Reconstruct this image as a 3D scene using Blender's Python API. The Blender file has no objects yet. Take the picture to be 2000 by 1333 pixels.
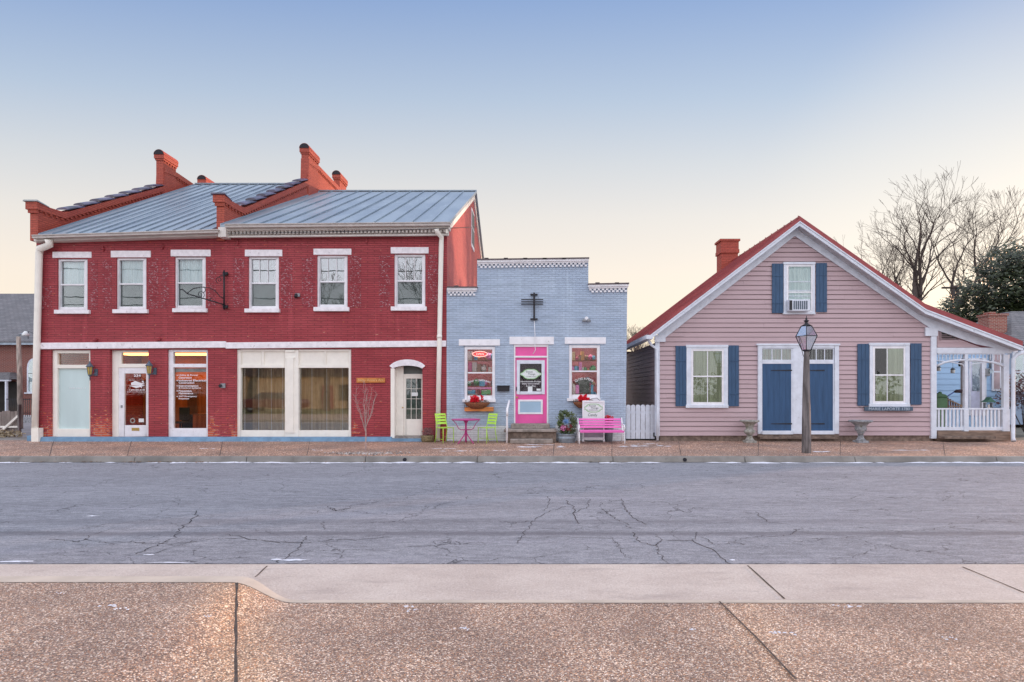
import bpy, bmesh, math, random
from mathutils import Vector, Matrix
from mathutils.geometry import tessellate_polygon
random.seed(11)
R = math.radians
# ------------------------------------------------------------------ camera, sky, sun, exposure
F, H, VX, VY = 1116.0, 1.5645, 1040.0, 765.0        # focal length (photo pixels), eye height, principal point
sc = bpy.context.scene
col = sc.collection
cd = bpy.data.cameras.new('camera'); cam = bpy.data.objects.new('camera', cd); col.objects.link(cam)
cam.location = (0, 0, H); cam.rotation_euler = (R(90), 0, 0)
cd.sensor_width = 36; cd.lens = 36*F/2000
cd.shift_x = (1000-VX)/2000; cd.shift_y = (VY-666.5)/2000
cd.clip_start = .05; cd.clip_end = 3000
sc.camera = cam
sc.view_settings.view_transform = 'Standard'; sc.view_settings.look = 'None'
sc.view_settings.exposure = 0.0; sc.view_settings.gamma = 1
SUN_EL, SUN_AZ = R(5), R(60)      # azimuth measured from +Y towards +X
W = bpy.data.worlds.new('World'); sc.world = W; W.use_nodes = True
wt = W.node_tree; wt.nodes.clear()
def wn(t, **k):
    n = wt.nodes.new(t)
    for a, b in k.items(): setattr(n, a, b)
    return n
def s2l(c):
    return tuple(((v/255)/12.92 if v/255 <= .04045 else ((v/255+.055)/1.055)**2.4) for v in c)
tc = wn('ShaderNodeTexCoord')
mp = wn('ShaderNodeMapping'); mp.inputs['Scale'].default_value = (.45, 1, 1)
nm = wn('ShaderNodeVectorMath', operation='NORMALIZE')
sp = wn('ShaderNodeSeparateXYZ')
wt.links.new(tc.outputs['Generated'], mp.inputs[0]); wt.links.new(mp.outputs[0], nm.inputs[0]); wt.links.new(nm.outputs[0], sp.inputs[0])
ramp = wn('ShaderNodeValToRGB')
stops = [(0, (250, 226, 203)), (.10, (252, 234, 214)), (.20, (250, 234, 219)), (.29, (236, 228, 221)), (.37, (214, 216, 220)), (.455, (183, 198, 219)), (.565, (142, 168, 212)), (.8, (120, 155, 212)), (1, (110, 145, 205))]
el = ramp.color_ramp.elements
el[0].position = 0; el[0].color = (*s2l(stops[0][1]), 1)
el[1].position = 1; el[1].color = (*s2l(stops[-1][1]), 1)
for p, c in stops[1:-1]:
    e = el.new(p); e.color = (*s2l(c), 1)
wt.links.new(sp.outputs['Z'], ramp.inputs[0])
# sky behind the camera made extra bright, a fill added for house fronts
mr = wn('ShaderNodeMapRange'); mr.interpolation_type = 'SMOOTHSTEP'
mr.inputs['From Min'].default_value = .1; mr.inputs['From Max'].default_value = -.75
wt.links.new(sp.outputs['Y'], mr.inputs['Value'])
mx = wn('ShaderNodeMix', data_type='RGBA'); mx.inputs['B'].default_value = (1.50, 1.47, 1.62, 1)
wt.links.new(mr.outputs[0], mx.inputs['Factor']); wt.links.new(ramp.outputs[0], mx.inputs['A'])
# overhead brighter
mr2 = wn('ShaderNodeMapRange'); mr2.interpolation_type = 'SMOOTHSTEP'
mr2.inputs['From Min'].default_value = .66; mr2.inputs['From Max'].default_value = .95
wt.links.new(sp.outputs['Z'], mr2.inputs['Value'])
mx2 = wn('ShaderNodeMix', data_type='RGBA'); mx2.inputs['B'].default_value = (1.45, 1.5, 1.72, 1)
wt.links.new(mr2.outputs[0], mx2.inputs['Factor']); wt.links.new(mx.outputs['Result'], mx2.inputs['A'])
dt = wn('ShaderNodeVectorMath', operation='DOT_PRODUCT'); nn_ = wn('ShaderNodeVectorMath', operation='NORMALIZE')
wt.links.new(tc.outputs['Generated'], nn_.inputs[0]); wt.links.new(nn_.outputs[0], dt.inputs[0]); ga = R(40); ge = R(11)
dt.inputs[1].default_value = (math.sin(ga)*math.cos(ge), math.cos(ga)*math.cos(ge), math.sin(ge))
mr3 = wn('ShaderNodeMapRange'); mr3.interpolation_type = 'SMOOTHSTEP'; mr3.inputs['From Min'].default_value = .93; mr3.inputs['From Max'].default_value = 1.0; mr3.inputs['To Max'].default_value = .38
wt.links.new(dt.outputs['Value'], mr3.inputs['Value'])
mx3 = wn('ShaderNodeMix', data_type='RGBA'); mx3.inputs['B'].default_value = (.93, .86, .77, 1)
wt.links.new(mr3.outputs[0], mx3.inputs['Factor']); wt.links.new(mx2.outputs['Result'], mx3.inputs['A'])
bg1 = wn('ShaderNodeBackground'); bg1.inputs['Strength'].default_value = .93
wt.links.new(mx3.outputs['Result'], bg1.inputs['Color'])
sky = wn('ShaderNodeTexSky', sky_type='NISHITA'); sky.sun_disc = False; sky.sun_elevation = SUN_EL; sky.sun_rotation = SUN_AZ
bg2 = wn('ShaderNodeBackground'); bg2.inputs['Strength'].default_value = .05
wt.links.new(sky.outputs[0], bg2.inputs['Color'])
ad = wn('ShaderNodeAddShader'); wo = wn('ShaderNodeOutputWorld')
wt.links.new(bg1.outputs[0], ad.inputs[0]); wt.links.new(bg2.outputs[0], ad.inputs[1]); wt.links.new(ad.outputs[0], wo.inputs[0])
sd = bpy.data.lights.new('sun', 'SUN'); sd.energy = 3.9; sd.angle = R(.8); sd.color = (1, .60, .38)
so = bpy.data.objects.new('sun', sd); col.objects.link(so)
sdir = Vector((math.cos(SUN_EL)*math.sin(SUN_AZ), math.cos(SUN_EL)*math.cos(SUN_AZ), math.sin(SUN_EL)))
so.rotation_euler = sdir.to_track_quat('Z', 'Y').to_euler(); so.location = (40, 10, 30)

# ------------------------------------------------------------------ helpers
def X(px, Y=18.0): return (px-VX)*Y/F
def Z(py, Y=18.0): return H+(VY-py)*Y/F
def G(px, py, z=0.0):
    Y = (H-z)*F/(py-VY); return (px-VX)*Y/F, Y
def tag(o, label=None, cat=None, group=None, kind=None):
    if label: o['label'] = label
    if cat: o['category'] = cat
    if group: o['group'] = group
    if kind: o['kind'] = kind
    return o
def thing(name, loc, label, cat, group=None, rz=0):
    o = bpy.data.objects.new(name, None); col.objects.link(o); o.location = loc; o.rotation_euler.z = rz
    o.empty_display_size = .2
    return tag(o, label, cat, group)
class MB:
    def __init__(s): s.v = []; s.f = []; s.m = []; s.sm = []
    def quad(s, a, b, c, d, m=0): s.poly((a, b, c, d), m)
    def poly(s, pts, m=0, smooth=False):
        n = len(s.v); s.v += [tuple(p) for p in pts]; s.f.append(tuple(range(n, n+len(pts)))); s.m.append(m); s.sm.append(smooth)
    def box(s, x0, x1, y0, y1, z0, z1, m=0):
        x0, x1 = min(x0, x1), max(x0, x1); y0, y1 = min(y0, y1), max(y0, y1); z0, z1 = min(z0, z1), max(z0, z1)
        s.hexa([(x0, y0, z0), (x1, y0, z0), (x1, y1, z0), (x0, y1, z0), (x0, y0, z1), (x1, y0, z1), (x1, y1, z1), (x0, y1, z1)], m)
        return s
    def hexa(s, p, m=0):
        n = len(s.v); s.v += [tuple(q) for q in p]
        for f in ((0, 3, 2, 1), (4, 5, 6, 7), (0, 1, 5, 4), (1, 2, 6, 5), (2, 3, 7, 6), (3, 0, 4, 7)):
            s.f.append(tuple(n+i for i in f)); s.m.append(m); s.sm.append(False)
        return s
    def fb(s, px0, py0, px1, py1, Yf, d, m=0):
        """box with its front face at depth Yf spanning photo-measured extents, d thick (away from street)"""
        return s.box(X(px0, Yf), X(px1, Yf), Yf, Yf+d, Z(py1, Yf), Z(py0, Yf), m)
    def prism(s, pts, y0, y1, m=0):
        """polygon in XZ extruded along Y"""
        A = [(x, y0, z) for x, z in pts]; B = [(x, y1, z) for x, z in pts]; k = len(pts)
        s.poly(A, m); s.poly(B[::-1], m)
        for i in range(k): j = (i+1) % k; s.poly((A[i], B[i], B[j], A[j]), m)
        return s
    def xprism(s, pts, x0, x1, m=0):
        """polygon in YZ extruded along X"""
        A = [(x0, y, z) for y, z in pts]; B = [(x1, y, z) for y, z in pts]; k = len(pts)
        s.poly(A, m); s.poly(B[::-1], m)
        for i in range(k): j = (i+1) % k; s.poly((A[i], B[i], B[j], A[j]), m)
        return s
    def tube(s, path, r, n=8, m=0, caps=True, smooth=True):
        P = [Vector(p) for p in path]; rs = r if isinstance(r, (list, tuple)) else [r]*len(P)
        base = len(s.v); up = Vector((0, 0, 1)); prev = None
        for i, p in enumerate(P):
            t = (P[min(i+1, len(P)-1)]-P[max(i-1, 0)])
            if t.length < 1e-9: t = Vector((0, 0, 1))
            t.normalize()
            if prev is None:
                a = t.cross(up if abs(t.z) < .95 else Vector((1, 0, 0))).normalized()
            else:
                a = (prev-t*prev.dot(t))
                a = a.normalized() if a.length > 1e-6 else t.orthogonal().normalized()
            prev = a; b = t.cross(a)
            for k in range(n):
                w = 2*math.pi*k/n; q = p+(a*math.cos(w)+b*math.sin(w))*rs[i]; s.v.append(tuple(q))
        for i in range(len(P)-1):
            for k in range(n):
                k2 = (k+1) % n
                s.f.append((base+i*n+k, base+i*n+k2, base+(i+1)*n+k2, base+(i+1)*n+k)); s.m.append(m); s.sm.append(smooth)
        if caps:
            s.f.append(tuple(base+k for k in range(n))[::-1]); s.m.append(m); s.sm.append(False)
            e = base+(len(P)-1)*n; s.f.append(tuple(e+k for k in range(n))); s.m.append(m); s.sm.append(False)
        return s
    def bar(s, a, b, w, h=None, m=0):
        """rectangular bar from a to b"""
        a = Vector(a); b = Vector(b); h = h or w; t = (b-a).normalized()
        sd_ = t.cross(Vector((0, 1, 0))); 
        if sd_.length < .01: sd_ = Vector((1, 0, 0))
        sd_.normalize(); u = sd_.cross(t).normalized(); sd_ = sd_*w/2; u = u*h/2
        return s.hexa([a-sd_-u, a+sd_-u, a+sd_+u, a-sd_+u, b-sd_-u, b+sd_-u, b+sd_+u, b-sd_+u], m)
    def lathe(s, prof, c, n=20, m=0, smooth=True, sx=1, sy=1):
        base = len(s.v)
        for r, z in prof:
            for k in range(n):
                w = 2*math.pi*k/n; s.v.append((c[0]+r*sx*math.cos(w), c[1]+r*sy*math.sin(w), c[2]+z))
        for i in range(len(prof)-1):
            for k in range(n):
                k2 = (k+1) % n; s.f.append((base+i*n+k, base+i*n+k2, base+(i+1)*n+k2, base+(i+1)*n+k)); s.m.append(m); s.sm.append(smooth)
        s.f.append(tuple(base+k for k in range(n))[::-1]); s.m.append(m); s.sm.append(False)
        e = base+(len(prof)-1)*n; s.f.append(tuple(e+k for k in range(n))); s.m.append(m); s.sm.append(False)
        return s
    def blob(s, c, r, m=0, n=7, k=5, jit=.15, sc_=(1, 1, 1)):
        prof = []
        base = len(s.v)
        for i in range(k+1):
            ph = math.pi*i/k
            for j in range(n):
                th = 2*math.pi*j/n; rr = r*(1+random.uniform(-jit, jit))
                s.v.append((c[0]+rr*math.sin(ph)*math.cos(th)*sc_[0], c[1]+rr*math.sin(ph)*math.sin(th)*sc_[1], c[2]+rr*math.cos(ph)*sc_[2]))
        for i in range(k):
            for j in range(n):
                j2 = (j+1) % n; s.f.append((base+i*n+j, base+(i+1)*n+j, base+(i+1)*n+j2, base+i*n+j2)); s.m.append(m); s.sm.append(True)
        return s
    def build(s, name, mats, parent=None, bevel=0, label=None, at=None):
        me = bpy.data.meshes.new(name)
        vs = s.v if at is None else [(v[0]-at[0], v[1]-at[1], v[2]-at[2]) for v in s.v]
        me.from_pydata(vs, [], s.f)
        if not isinstance(mats, (list, tuple)): mats = [mats]
        for q in mats: me.materials.append(q)
        me.polygons.foreach_set('material_index', s.m); me.polygons.foreach_set('use_smooth', s.sm); me.update()
        bm = bmesh.new(); bm.from_mesh(me)
        if len(s.f) < 20000:
            bmesh.ops.remove_doubles(bm, verts=bm.verts, dist=1e-5) if bevel else None
            bmesh.ops.recalc_face_normals(bm, faces=bm.faces) if s.fixn else None
        bm.to_mesh(me); bm.free()
        o = bpy.data.objects.new(name, me); col.objects.link(o)
        if at is not None: o.location = at
        if bevel:
            bv = o.modifiers.new('bevel', 'BEVEL'); bv.width = bevel; bv.segments = 1; bv.limit_method = 'ANGLE'; bv.angle_limit = R(50)
        if parent is not None:
            o.parent = parent
            if parent.type == 'EMPTY': o.matrix_parent_inverse = Matrix.Translation(parent.location).inverted()
            elif parent.parent is None: o.matrix_parent_inverse = Matrix.Translation(parent.location).inverted()
        if label: o['label'] = label
        return o
    fixn = True
def wall_with_holes(outer, holes, y0, depth, mb=None, rev_m=0):
    """front wall sheet at y0 with rectangular/arched holes and reveals going back by depth"""
    mb = mb or MB()
    loops = [outer]+holes
    polys = [[Vector((x, 0, z)) for x, z in lp] for lp in loops]
    flat = [v for lp in polys for v in lp]
    for t in tessellate_polygon(polys):
        mb.poly([(flat[i].x, y0, flat[i].z) for i in t])
    for lp in holes:
        k = len(lp)
        for i in range(k):
            a, b = lp[i], lp[(i+1) % k]
            mb.poly([(a[0], y0, a[1]), (b[0], y0, b[1]), (b[0], y0+depth, b[1]), (a[0], y0+depth, a[1])], rev_m)
    return mb
def rect(px0, py0, px1, py1, Y=18.0): return [(X(px0, Y), Z(py1, Y)), (X(px1, Y), Z(py1, Y)), (X(px1, Y), Z(py0, Y)), (X(px0, Y), Z(py0, Y))]
def text(name, s, px, py, hpx, Y, mat, parent, wpx=None, bold=0, rot=0, ext=.0015, spacing=1):
    cu = bpy.data.curves.new(name, 'FONT'); cu.body = s; cu.align_x = 'CENTER'; cu.align_y = 'CENTER'; cu.size = 1; cu.extrude = .01; cu.offset = bold; cu.space_line = spacing
    t = bpy.data.objects.new('t', cu); col.objects.link(t)
    dg = bpy.context.evaluated_depsgraph_get(); dg.update()
    me = bpy.data.meshes.new_from_object(t.evaluated_get(dg))
    bpy.data.objects.remove(t)
    xs = [v.co.x for v in me.vertices]; ys = [v.co.y for v in me.vertices]
    cx, cy = (min(xs)+max(xs))/2, (min(ys)+max(ys))/2
    k = hpx*Y/F/(max(ys)-min(ys)); kx = (wpx*Y/F/(max(xs)-min(xs))) if wpx else k
    x0, z0 = X(px, Y), Z(py, Y); c, sn = math.cos(rot), math.sin(rot)
    for v in me.vertices:
        a, b = (v.co.x-cx)*kx, (v.co.y-cy)*k
        v.co = (x0+a*c-b*sn, Y-(v.co.z+.01)*ext/.02, z0+a*sn+b*c)
    me.materials.clear(); me.materials.append(mat); me.update()
    o = bpy.data.objects.new(name, me); col.objects.link(o)
    if parent is not None:
        o.parent = parent
        if parent.parent is None: o.matrix_parent_inverse = Matrix.Translation(parent.location).inverted()
    return o
# ------------------------------------------------------------------ materials
def newmat(name):
    m = bpy.data.materials.new(name); m.use_nodes = True; nt = m.node_tree
    b = nt.nodes['Principled BSDF']; return m, nt, b
def N(nt, t, **k):
    n = nt.nodes.new(t)
    for a, v in k.items():
        if a in n.inputs.keys() if isinstance(a, str) else False: n.inputs[a].default_value = v
        else: setattr(n, a, v)
    return n
def L(nt, a, b): nt.links.new(a, b)
def mixc(nt, fac, a, b, mode='MIX'):
    n = nt.nodes.new('ShaderNodeMix'); n.data_type = 'RGBA'; n.blend_type = mode
    for sock, v in (('Factor', fac), ('A', a), ('B', b)):
        i = [q for q in n.inputs if q.name == sock and q.enabled][0]
        if hasattr(v, 'links'): nt.links.new(v, i)
        else: i.default_value = v if sock == 'Factor' else (*v, 1) if len(v) == 3 else v
    return [q for q in n.outputs if q.enabled][0]
def math_(nt, op, a, b=0, c=None, clamp=False):
    n = nt.nodes.new('ShaderNodeMath'); n.operation = op; n.use_clamp = clamp
    for i, v in enumerate((a, b, c)):
        if v is None: continue
        if hasattr(v, 'links'): nt.links.new(v, n.inputs[i])
        else: n.inputs[i].default_value = v
    return n.outputs[0]
def smooth(nt, v, lo, hi, out0=0, out1=1):
    n = nt.nodes.new('ShaderNodeMapRange'); n.interpolation_type = 'SMOOTHSTEP'
    nt.links.new(v, n.inputs[0]); n.inputs[1].default_value = lo; n.inputs[2].default_value = hi; n.inputs[3].default_value = out0; n.inputs[4].default_value = out1
    return n.outputs[0]
def pos(nt, scale=(1, 1, 1)):
    g = nt.nodes.new('ShaderNodeNewGeometry'); m = nt.nodes.new('ShaderNodeMapping'); m.inputs['Scale'].default_value = scale
    nt.links.new(g.outputs['Position'], m.inputs[0]); return m.outputs[0]
def noise(nt, vec, scale, detail=4, rough=.55):
    n = nt.nodes.new('ShaderNodeTexNoise'); n.inputs['Scale'].default_value = scale; n.inputs['Detail'].default_value = detail; n.inputs['Roughness'].default_value = rough
    nt.links.new(vec, n.inputs['Vector']); return n.outputs[0]
def bump(nt, b, h, dist=.01, strength=1):
    n = nt.nodes.new('ShaderNodeBump'); n.inputs['Distance'].default_value = dist; n.inputs['Strength'].default_value = strength
    nt.links.new(h, n.inputs['Height']); nt.links.new(n.outputs[0], b.inputs['Normal'])
def pm(name, c, rough=.6, var=.15, vs=3, bs=60, bd=.002, metal=0, stretch=(1, 1, 1), dirt=0, dirtc=(.15, .12, .09), spec=.4):
    m, nt, b = newmat(name)
    v = pos(nt, stretch); n1 = noise(nt, v, vs, 5); n2 = noise(nt, v, bs, 3)
    dark = tuple(q*(1-var) for q in c); lite = tuple(min(1, q*(1+var)) for q in c)
    f = smooth(nt, n1, .3, .7); o = mixc(nt, f, dark, lite)
    if dirt:
        n3 = noise(nt, pos(nt), 9, 6, .7); o = mixc(nt, smooth(nt, n3, .62-.2*dirt, .75), o, dirtc)
    L(nt, o, b.inputs['Base Color']); b.inputs['Roughness'].default_value = rough; b.inputs['Metallic'].default_value = metal
    b.inputs['Specular IOR Level'].default_value = spec
    if bd: bump(nt, b, n2, bd)
    return m
def brick_uv(nt):
    g = nt.nodes.new('ShaderNodeNewGeometry'); s = nt.nodes.new('ShaderNodeSeparateXYZ'); nt.links.new(g.outputs['Position'], s.inputs[0])
    u = math_(nt, 'ADD', s.outputs[0], s.outputs[1]); c = nt.nodes.new('ShaderNodeCombineXYZ')
    nt.links.new(u, c.inputs[0]); nt.links.new(s.outputs[2], c.inputs[1]); return c.outputs[0], s
def brick(name, c1, c2, mortar, bw=.215, bh=.07, ms=.012, paint=None, wear=0, rough=.65, low_wear=False, bd=.006, flecks=0, mf=.85, bv=.28):
    m, nt, b = newmat(name); uv, s = brick_uv(nt)
    # wobble so courses are not ruler straight
    wob = noise(nt, pos(nt, (.6, .6, .6)), 2.0, 2)
    cb = nt.nodes.new('ShaderNodeVectorMath'); cb.operation = 'ADD'
    cw = nt.nodes.new('ShaderNodeCombineXYZ'); L(nt, math_(nt, 'MULTIPLY', math_(nt, 'SUBTRACT', wob, .5), .03), cw.inputs[1])
    L(nt, uv, cb.inputs[0]); L(nt, cw.outputs[0], cb.inputs[1])
    t = nt.nodes.new('ShaderNodeTexBrick'); L(nt, cb.outputs[0], t.inputs['Vector'])
    t.inputs['Scale'].default_value = 1; t.inputs['Brick Width'].default_value = bw; t.inputs['Row Height'].default_value = bh
    t.inputs['Mortar Size'].default_value = ms; t.inputs['Mortar Smooth'].default_value = .3; t.inputs['Bias'].default_value = 0
    t.inputs['Color1'].default_value = (*c1, 1); t.inputs['Color2'].default_value = (*c2, 1); t.inputs['Mortar'].default_value = (*mortar, 1)
    o = t.outputs['Color']
    nb = noise(nt, pos(nt), 55, 3, .6)
    if paint:
        p1, p2 = paint
        big = noise(nt, pos(nt, (.5, .5, 1)), .9, 5, .6)
        rows = noise(nt, pos(nt, (1.2, 1.2, 13)), 1.6, 3, .6)
        pc = mixc(nt, smooth(nt, big, .35, .65), p1, p2)
        pc = mixc(nt, smooth(nt, rows, .42, .72, 0, .55), pc, tuple(q*.58 for q in p1)); st_ = noise(nt, pos(nt, (2.5, 2.5, .25)), 1.4, 5, .7); pc = mixc(nt, smooth(nt, st_, .52, .72, 0, .35), pc, tuple(min(1, q*1.5+.02) for q in p2))
        pc = mixc(nt, math_(nt, 'MULTIPLY', t.outputs['Fac'], mf), pc, tuple(q*.42 for q in p1))
        bc = nt.nodes.new('ShaderNodeSeparateColor'); L(nt, t.outputs['Color'], bc.inputs[0]); pc = mixc(nt, smooth(nt, bc.outputs[0], c1[0], c2[0], 0, bv) if abs(c1[0]-c2[0]) > .01 else 0.0, pc, tuple(min(1, q*1.35) for q in p2))
        wn_ = noise(nt, pos(nt, (1, 1, 2.2)), 6, 6, .72)
        if low_wear:
            z = s.outputs[2]
            lw = smooth(nt, z, 1.35, .1, 0, .19)
            xm = smooth(nt, noise(nt, pos(nt, (.55, .55, .02)), 1.1, 2), .42, .6)
            wv = math_(nt, 'ADD', wn_, math_(nt, 'MULTIPLY', lw, xm))
            mask = smooth(nt, wv, .60, .66)
        else:
            mask = smooth(nt, wn_, .72-wear, .76-wear)
        o = mixc(nt, mask, pc, o)
        if flecks:
            fl = noise(nt, pos(nt, (1, 1, 1.9)), 13, 2, .8); bnd = noise(nt, pos(nt, (1, 1, 1)), 5, 2)
            fm = math_(nt, 'MULTIPLY', smooth(nt, fl, .55, .62), smooth(nt, bnd, .40, .52))
            o = mixc(nt, math_(nt, 'MULTIPLY', fm, flecks), o, (.50, .36, .38))
    L(nt, o, b.inputs['Base Color']); b.inputs['Roughness'].default_value = rough
    hgt = math_(nt, 'SUBTRACT', math_(nt, 'MULTIPLY', nb, .35), t.outputs['Fac'])
    bump(nt, b, hgt, bd); return m
def glass(name, tint=(.9, .93, .93), refl=1.0, rough=.01, base=.12):
    m, nt, b = newmat(name); nt.nodes.remove(b)
    tr = nt.nodes.new('ShaderNodeBsdfTransparent'); tr.inputs[0].default_value = (*tint, 1)
    gl = nt.nodes.new('ShaderNodeBsdfGlossy'); gl.inputs['Roughness'].default_value = rough; gl.inputs[0].default_value = (refl, refl, refl, 1)
    nz = noise(nt, pos(nt), 1.3, 2); bp = nt.nodes.new('ShaderNodeBump'); bp.inputs['Distance'].default_value = .003; bp.inputs['Strength'].default_value = .3; L(nt, nz, bp.inputs['Height']); L(nt, bp.outputs[0], gl.inputs['Normal'])
    fr = nt.nodes.new('ShaderNodeFresnel'); fr.inputs[0].default_value = 1.5
    f = math_(nt, 'ADD', math_(nt, 'MULTIPLY', fr.outputs[0], .8), base, clamp=True)
    mx_ = nt.nodes.new('ShaderNodeMixShader'); L(nt, f, mx_.inputs[0]); L(nt, tr.outputs[0], mx_.inputs[1]); L(nt, gl.outputs[0], mx_.inputs[2])
    L(nt, mx_.outputs[0], nt.nodes['Material Output'].inputs[0]); return m
def emit(name, c, s):
    m, nt, b = newmat(name); b.inputs['Base Color'].default_value = (*c, 1); b.inputs['Emission Color'].default_value = (*c, 1); b.inputs['Emission Strength'].default_value = s; return m
def curtain_mat(name, a, bcol, freq=40, rough=.9):
    m, nt, b = newmat(name); n = noise(nt, pos(nt, (freq/10, freq/10, .12)), 6, 3)
    L(nt, mixc(nt, smooth(nt, n, .35, .65), a, bcol), b.inputs['Base Color']); b.inputs['Roughness'].default_value = rough
    bump(nt, b, n, .02); return m

RED1, RED2 = (.345, .036, .048), (.42, .058, .070)
M = {}
M['red_brick'] = brick('red painted brick', (.55, .13, .05), (.60, .08, .03), (.48, .28, .22), paint=(RED1, RED2), low_wear=True, bw=.42, bv=.10, mf=.7)
M['red_rough'] = brick('worn red brick', (.24, .025, .035), (.30, .03, .045), (.36, .22, .27), paint=((.27, .022, .032), (.34, .034, .048)), wear=.12, flecks=.75, bd=.014)
M['par_brick'] = brick('parapet brick', (.42, .075, .035), (.36, .045, .03), (.30, .07, .05), paint=((.40, .065, .045), (.46, .09, .05)), wear=.12)
M['blue_brick'] = brick('blue painted brick', (.33, .42, .56), (.30, .39, .52), (.22, .28, .38), paint=((.40, .50, .64), (.47, .57, .70)), wear=-.1, bd=.009, mf=.38, bv=.12)
M['white_brick'] = brick('white washed brick', (.62, .66, .72), (.55, .6, .66), (.35, .38, .42), paint=((.74, .78, .82), (.84, .86, .88)), wear=.05, mf=.4, bv=.1)
M['church_brick'] = brick('orange red brick', (.26, .065, .045), (.20, .05, .04), (.30, .22, .19), rough=.8)
M['chim_brick'] = brick('chimney brick', (.33, .09, .06), (.25, .06, .045), (.42, .33, .28), rough=.8)
M['cream'] = pm('cream paint', (.90, .87, .79), .5, .04, 4, 50, .001)
M['white'] = pm('white paint', (.84, .84, .87), .5, .06, 5, 60, .001, dirt=.12, dirtc=(.5, .48, .45))
M['hwhite'] = pm('house white paint', (.70, .75, .83), .5, .07, 5, 60, .001, dirt=.08, dirtc=(.42, .44, .48))
M['stone_white'] = pm('white painted stone', (.86, .83, .86), .6, .08, 8, 40, .003, dirt=.12, dirtc=(.45, .38, .40))
M['gutter'] = pm('beige gutter paint', (.52, .47, .44), .45, .1, 6, 60, .001, dirt=.15, dirtc=(.25, .18, .14))
M['plinth'] = pm('blue plinth paint', (.16, .30, .45), .6, .18, 4, 40, .003, dirt=.2, dirtc=(.35, .42, .48))
M['black'] = pm('black iron', (.018, .018, .024), .45, .2, 20, 80, .0008)
M['dark'] = pm('dark interior', (.03, .027, .025), .9, .2)
M['glass'] = glass('window glass', (.88, .93, .92), 1, .01, .025)
M['glass_shop'] = glass('shop glass', (.92, .92, .88), 1, .01, .13)
M['glass_office'] = glass('office glass', (.95, .93, .90), 1, .01, -.02)
M['glass_clear'] = glass('clear glass', (.97, .97, .97), 1, .02, -.015)
M['screen'] = pm('insect screen', (.16, .18, .17), .8, .12, 3, 200, .001)
M['frost'] = pm('frosted glass', (.58, .73, .73), .25, .07, 1.2, 30, .0003, stretch=(1, 1, .3))
M['lacecurtain'] = curtain_mat('pale curtain', (.66, .74, .76), (.86, .90, .90), 30)
M['glass_up'] = glass('reflecting upper glass', (.9, .94, .96), 1, .01, .20)
M['glass_mid'] = glass('upstairs glass', (.9, .94, .94), 1, .01, .03)
M['lace2'] = curtain_mat('cream curtain', (.42, .40, .26), (.58, .55, .38), 30)
M['lace3'] = curtain_mat('white gathered curtain', (.42, .40, .36), (.72, .68, .64), 60)
M['tancurtain'] = curtain_mat('tan curtain', (.55, .42, .28), (.78, .64, .46), 22)
M['woodpanel'] = pm('wood panelling', (.26, .10, .035), .5, .3, 2, 40, .002, stretch=(4, 4, .3))
M['wood_sign'] = pm('orange stained wood', (.55, .20, .05), .5, .3, 4, 50, .002, stretch=(1, 1, 6))
M['wood_dark'] = pm('carved letters', (.72, .42, .16), .7, .1)
M['grey_wood'] = pm('weathered grey wood', (.175, .155, .15), .85, .5, 3, 50, .006, stretch=(4, 4, .5), dirt=.2, dirtc=(.10, .08, .05))
M['fence_wood'] = pm('weathered fence wood', (.25, .21, .19), .85, .3, 3, 50, .004, stretch=(4, 4, .5))
M['siding'] = None
M['shutter'] = pm('blue shutter paint', (.038, .090, .175), .5, .12, 5, 60, .001, stretch=(4, 4, .6))
M['bluedoor'] = pm('blue door paint', (.030, .085, .185), .5, .12, 3, 60, .001, stretch=(4, 4, .5))
M['pink'] = pm('pink door paint', (.82, .115, .38), .4, .05, 4, 60, .0008)
M['benchpink'] = pm('pink bench paint', (.80, .15, .48), .35, .06, 4, 60, .0008)
M['magenta'] = pm('magenta table paint', (.55, .05, .27), .35, .06, 4, 60, .0008)
M['lime'] = pm('lime chair paint', (.50, .82, .10), .4, .1, 6, 60, .0008)
M['lightblue'] = pm('light blue paint', (.36, .52, .66), .5, .05)
M['urn'] = pm('mossy stone', (.34, .33, .30), .85, .3, 12, 90, .006, dirt=.5, dirtc=(.14, .15, .06))
M['urn2'] = pm('grey mossy stone', (.30, .31, .33), .85, .3, 12, 90, .006, dirt=.4, dirtc=(.12, .12, .05))
M['galv'] = pm('galvanised metal', (.30, .36, .42), .45, .2, 6, 60, .001, metal=.4)
M['stone'] = pm('worn step stone', (.30, .26, .23), .8, .3, 5, 50, .006, dirt=.4, dirtc=(.10, .095, .09))
M['found'] = pm('rubble foundation', (.20, .15, .12), .85, .35, 8, 40, .01, dirt=.3, dirtc=(.09, .07, .06))
M['slate'] = None
M['leaf'] = None
M['red_flower'] = pm('red petals', (.85, .02, .045), .6, .3, 30, 80, 0)
M['pinkfl'] = pm('pink petals', (.65, .22, .42), .6, .3, 30, 80, 0)
M['wicker'] = pm('coconut fibre basket', (.22, .085, .04), .9, .5, 40, 90, .006)
M['bark'] = pm('bark', (.085, .065, .058), .9, .3, 10, 60, .004)
M['palebark'] = pm('pale young bark', (.42, .30, .27), .8, .25, 10, 60, .001)
M['meter'] = pm('grey metal', (.28, .29, .31), .45, .15, 8, 60, .001, metal=.3)
M['amber'] = pm('amber lamp glass', (.52, .38, .10), .2, .15, 20, 50, 0)
M['verd'] = pm('verdigris metal', (.10, .13, .17), .5, .3, 20, 60, .001)
M['whitetext'] = pm('white vinyl letters', (.85, .85, .88), .5, .02, 1, 1, 0)
M['darktext'] = pm('dark green letters', (.05, .09, .09), .6, .02, 1, 1, 0)
M['silver'] = pm('pale grey letters', (.45, .52, .60), .6, .02, 1, 1, 0)
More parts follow.
